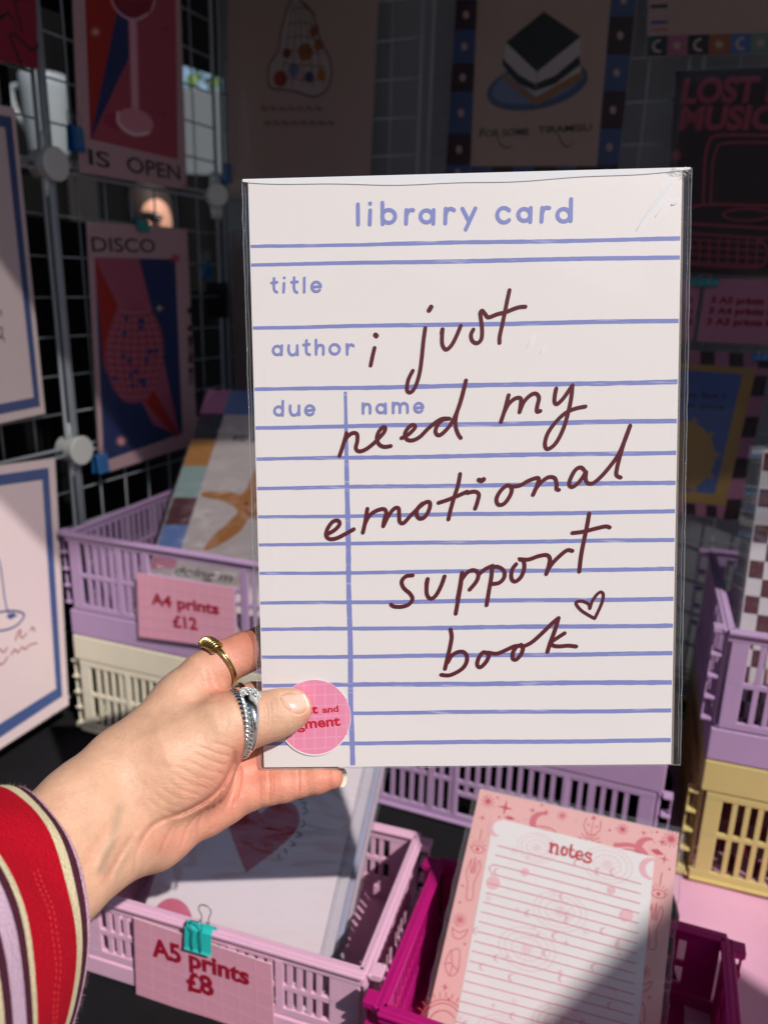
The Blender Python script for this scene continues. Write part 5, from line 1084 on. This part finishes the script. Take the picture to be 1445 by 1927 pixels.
# nails
def trace(px, py, detail=False):
    r = np.array([ray(x, y) for x, y in zip(px, py)]); rl = np.linalg.norm(r, axis=1); d = np.full(len(px), .34)
    for _ in range(60): d = d+hand(r*d[:, None], detail)/rl*0.9
    return r*d[:, None]
nailm = mat('nail', 'ecb9a6', .22, .5, var=.05, vscale=200, coat=.3, sss=.2); tipm = mat('nail_tip', 'f1e6d2', .25, .5, var=.03)
n = 12; Pa, Pb, Pc_, Pd = map(np.array, ((525, 1309), (550, 1345), (583, 1333), (571, 1303.)))   # cuticle top, cuticle bottom, tip bottom, tip top
gxs, gys, ab = [], [], []
for j in range(n+1):
    for i in range(n+1):
        u, v = i/n, j/n; s_ = (2*v-1); uu = u; q = Pa*(1-uu)*(1-v)+Pd*uu*(1-v)+Pc_*uu*v+Pb*(1-uu)*v
        cen = (Pa+Pb+Pc_+Pd)/4; rr = max(abs(2*u-1), abs(s_)); L2 = sqrt((2*u-1)**2+s_**2) or 1; q = cen+(q-cen)*(0.80+0.20*(rr/L2)) ; gxs.append(q[0]); gys.append(q[1]); ab.append((u, v))
gp = trace(gxs, gys); e = 2e-4; f0 = hand(gp); gn = np.stack([hand(gp+np.eye(3)[i]*e)-f0 for i in range(3)], 1); gn /= np.linalg.norm(gn, axis=1)[:, None]
vs = [tuple(a+b*(-0.00025+0.00085*min(1, 7*min(u, 1-u+.12, v, 1-v)))) for a, b, (u, v) in zip(gp, gn, ab)]
fs = [(j*(n+1)+i, (j+1)*(n+1)+i, (j+1)*(n+1)+i+1, j*(n+1)+i+1) for j in range(n) for i in range(n)]
mb = MB(); mb.add(vs, fs[:], nailm); mb.m(tipm); mb.mi = [1 if (k % n) >= n-1 else 0 for k in range(len(fs))]; nl = mb.build('nail', pers, smooth=True)
q = MB(); vs = []; fs = []; c = atd(636, 1464, .4115)
for i in range(9):
    for k in range(9):
        a = -1+2*i/8; b = k/8; rr = .0075*sqrt(max(0, 1-(a*.92)**2)); vs.append(c+rt*(b*.0022+rr*.34)+up*(a*.0050)-fw*(0.0018*(1-a*a)*(-1)+.0005*b)-fw*0.0)
for i in range(8):
    for k in range(8): z_ = i*9+k; fs.append((z_, z_+1, z_+10, z_+9))
q.add(vs, fs, tipm); o = q.build('nail', pers, smooth=True); sd = o.modifiers.new('t', 'SOLIDIFY'); sd.thickness = .0007; sd.offset = 0
# ------------------------------------------------------------------ sleeve
def ringpt(s_, th, shrink=0.0):
    c = atd(15-s_, 1760+(0.42+0.0035*s_)*s_, 0.335-0.00026*s_); R1 = 1+(0.00006*s_-shrink)/.0655; Vv = (up*.0652+rt*.0031-fw*.005)*R1; Uu = (rt*0.0478+up*0.0144-fw*0.030)*(1+0.0009*s_-shrink*19)
    wob = 1+0.016*sin(3*th+s_*.03)*min(1, s_/30+.3)+0.006*sin(7*th+s_*.06)+0.010*sin(5*th-s_*.02+1)+0.006*sin(9*th+s_*.03)
    return c+Vv*cos(th)*wob+Uu*sin(th)*wob
stripes = [(0, 8, 'e3bcd0'), (8, 20, '542638'), (20, 35, 'eadcb6'), (35, 129, 'c40a26'), (129, 139, 'eadcb6'), (139, 153, '542638'), (153, 180, 'dcbcd4'), (180, 196, '542638'), (196, 214, 'eadcb6'), (214, 330, 'c40a26')]
sm = MB(); NT = 150; rows = []
def knit(hexc): return mat('knit_'+hexc, hexc, .95, .15, var=.10, vscale=900, bump=1.6, bscale=1100)
ss = []
for a, b, c in stripes:
    k = max(2, int((b-a)/4)); ss += [(a+(b-a)*i/k, c) for i in range(k)]
ss.append((330, 'c40a26')); rows = [s_ for s_, _ in ss]; cs = [c for _, c in ss]
vs = []; inner = [(-1.5, .0012), (0.5, .0028), (6, .0034), (30, .0034)]
for s_, sh_ in inner[::-1]: vs += [ringpt(s_, 2*pi*k/NT, sh_) for k in range(NT)]
for s_ in rows: vs += [ringpt(s_, 2*pi*k/NT, 0.0006 if s_ < 1 else 0) for k in range(NT)]
nr = len(inner)+len(rows); colr = ['e3bcd0']*4+cs
for i in range(nr-1):
    for k in range(NT):
        l = (k+1) % NT; sm.mi.append(sm.m(knit(colr[i]))); sm.f.append((i*NT+k, i*NT+l, (i+1)*NT+l, (i+1)*NT+k))
sm.v = [tuple(v) for v in vs]; slv = sm.build('sleeve', pers, smooth=True)
fz = MB(); rnf = random.Random(8)
for i in range(5200):
    s_ = abs(rnf.gauss(0, 14)) if rnf.random() < .6 else rnf.uniform(0, 210); th = rnf.uniform(0, 2*pi); a = ringpt(s_, th); cN = a-ringpt(s_, th, .01); cN /= np.linalg.norm(cN)
    d = cN*rnf.uniform(.0004, .0013)+np.array([rnf.gauss(0, 1) for _ in range(3)])*.0005+(rt*.0005 if s_ < 4 else 0); t1 = np.cross(d, (rnf.random(), rnf.random(), 1)); t1 /= np.linalg.norm(t1)
    c = [cc for (x0, x1, cc) in stripes if x0 <= s_ <= x1][0]; fz.add([a-t1*.00005, a+t1*.00005, a+d], [(0, 1, 2)], knit(c))
tag(fz.build('fuzz', pers), kind='stuff')
stt = MB()
for s_ in (78, 88):
    for k in range(46): th = 0.30*pi+k*.036; stt.tube([ringpt(s_+1.5*sin(k*.7), th, -.0003), ringpt(s_+1.5*sin(k*.7), th+.018, -.0003)], .00016, mat('thread', 'd8343c', .7), n=5)
stt.build('stitching', pers)
# ------------------------------------------------------------------ rings
gold = mat('gold', (0.60, 0.46, 0.19, 1), .20, metal=1, var=.1, vscale=300, bump=.1, bscale=900); silver = mat('silver', (0.80, 0.80, 0.78, 1), .16, metal=1, var=.08, vscale=400, bump=.12, bscale=700); bronze = mat('bronze', (0.35, 0.20, 0.08, 1), .25, metal=1)
def frame_(axis, toward):
    a = np.array(axis, float); a /= np.linalg.norm(a); u = np.array(toward, float); u = u-a*np.dot(u, a); u /= np.linalg.norm(u); return a, u, np.cross(a, u)
def circ(c, u, v, r, n=64, a0=0, a1=2*pi): return [c+r*(u*cos(t)+v*sin(t)) for t in np.linspace(a0, a1, n, endpoint=a1 < 2*pi-1e-6)]
def cam(x, y, z): return rt*x+up*y+fw*z
# gold wrapped ring on the index finger
ax = cam(.62, .42, .52); c = atd(412, 1249, .4065); a, u, v = frame_(ax, up); r0 = 0.0131
g1 = thing('ring', 'gold ring with a wire wrapped top on the index finger', 'ring', c, 0, 'rings worn on the hand')
MB().tube(circ(c, u, v, r0), [0.00080+0.0005*max(0, cos(t))**2 for t in np.linspace(0, 2*pi, 64, endpoint=False)], gold, n=12, closed=True).build('band', g1, smooth=True)
MB().tube(circ(c+a*.0014, u, v, r0-.0002), .0004, gold, n=10, closed=True).build('band', g1, smooth=True)
for k in range(9):
    t0 = 0.62-0.115*k; cc_ = c+(u*cos(t0)+v*sin(t0))*(r0+.0003); er = u*cos(t0)+v*sin(t0); tt = -u*sin(t0)+v*cos(t0)
    MB().tube([cc_+(a*cos(w)*.0034+er*sin(w)*.0024)+tt*.0002*sin(w*2) for w in np.linspace(0, 2*pi, 22, endpoint=False)], .00042, gold, n=8, closed=True).build('wire_wrap', g1, smooth=True)
# bronze ring on the middle finger
c = atd(464, 1328, .4125); a, u, v = frame_(cam(.8, .25, .45), up)
g2 = MB().tube(circ(c, u, v, .0119), .0012, bronze, n=10, closed=True).build('ring', smooth=True); tag(g2, 'dark bronze ring half hidden behind the thumb, on the middle finger', 'ring', 'rings worn on the hand')
# twisted silver ring on the thumb
c = atd(447, 1361, .3862); a, u, v = frame_(cam(.86, .10, .50), up); r0 = .0157
g3 = thing('ring', 'twisted rope silver ring at the base of the thumb', 'ring', c, 0, 'rings worn on the hand')
for s_ in range(3):
    pts = []
    for k in range(420):
        t = 2*pi*k/420; w = 13*t+s_*2*pi/3; er = u*cos(t)+v*sin(t); pts.append(c+er*(r0+.0010*cos(w))+a*.00125*sin(w))
    MB().tube(pts, .00098, silver, n=8, closed=True).build('strand', g3, smooth=True)
# silver signet beside it
c = atd(463, 1358, .3866); a, u, v = frame_(cam(.88, -.02, .47), cam(.15, 1, -.35)); r0 = .0149
g4 = thing('ring', 'smooth silver signet ring with an engraved oval face on the thumb', 'ring', c, 0, 'rings worn on the hand')
bm_ = MB(); vs = []; n1_, n2_ = 72, 10
for i in range(n1_):
    t = 2*pi*i/n1_; er = u*cos(t)+v*sin(t); wd = .0013+.0026*max(0, cos(t))**3; tk = .0008+.0007*max(0, cos(t))**2
    for k in range(n2_): w = 2*pi*k/n2_; vs.append(c+er*(r0+tk*sin(w))+a*(wd*cos(w)))
bm_.add(vs, [(i*n2_+k, i*n2_+(k+1) % n2_, ((i+1) % n1_)*n2_+(k+1) % n2_, ((i+1) % n1_)*n2_+k) for i in range(n1_) for k in range(n2_)], silver); bm_.build('band', g4, smooth=True)
er = u; fc = c+er*(r0+.0012)
nn_ = er*.80+a*.05-fw*.62; nn_ /= np.linalg.norm(nn_); e1 = a*.8+v*.6; e1 = e1-nn_*np.dot(e1, nn_); e1 /= np.linalg.norm(e1); e2 = np.cross(nn_, e1)
ff = MB(); vs = []; n = 40
for rr, hz in ((1.0, -.0012), (1.05, 0), (1.0, .0006), (.9, .0008), (.84, .0005)): vs += [fc+e1*.0056*rr*cos(2*pi*k/n)+e2*.0036*rr*sin(2*pi*k/n)+nn_*hz for k in range(n)]
fs = [(i*n+k, i*n+(k+1) % n, (i+1)*n+(k+1) % n, (i+1)*n+k) for i in range(4) for k in range(n)]+[tuple(4*n+k for k in range(n))]
ff.add(vs, fs, mat('engraved_silver', (0.74, 0.74, 0.73, 1), .3, metal=1, var=.3, vscale=1400, bump=1.0, bscale=1700)); ff.build('face', g4, bevel=.0002)
en = MB()
for x, y, r_ in ((-.0024, .0, .0010), (-.0010, .0012, .0008), (.0006, .0, .0012), (.0022, .0008, .0008), (.0026, -.0010, .0007), (-.0008, -.0014, .0007)): en.tube(circ(fc+e1*x+e2*y+nn_*.0006, e1, e2, r_, 18), .00022, silver, n=6, closed=True)
en.build('engraving', g4, smooth=True)
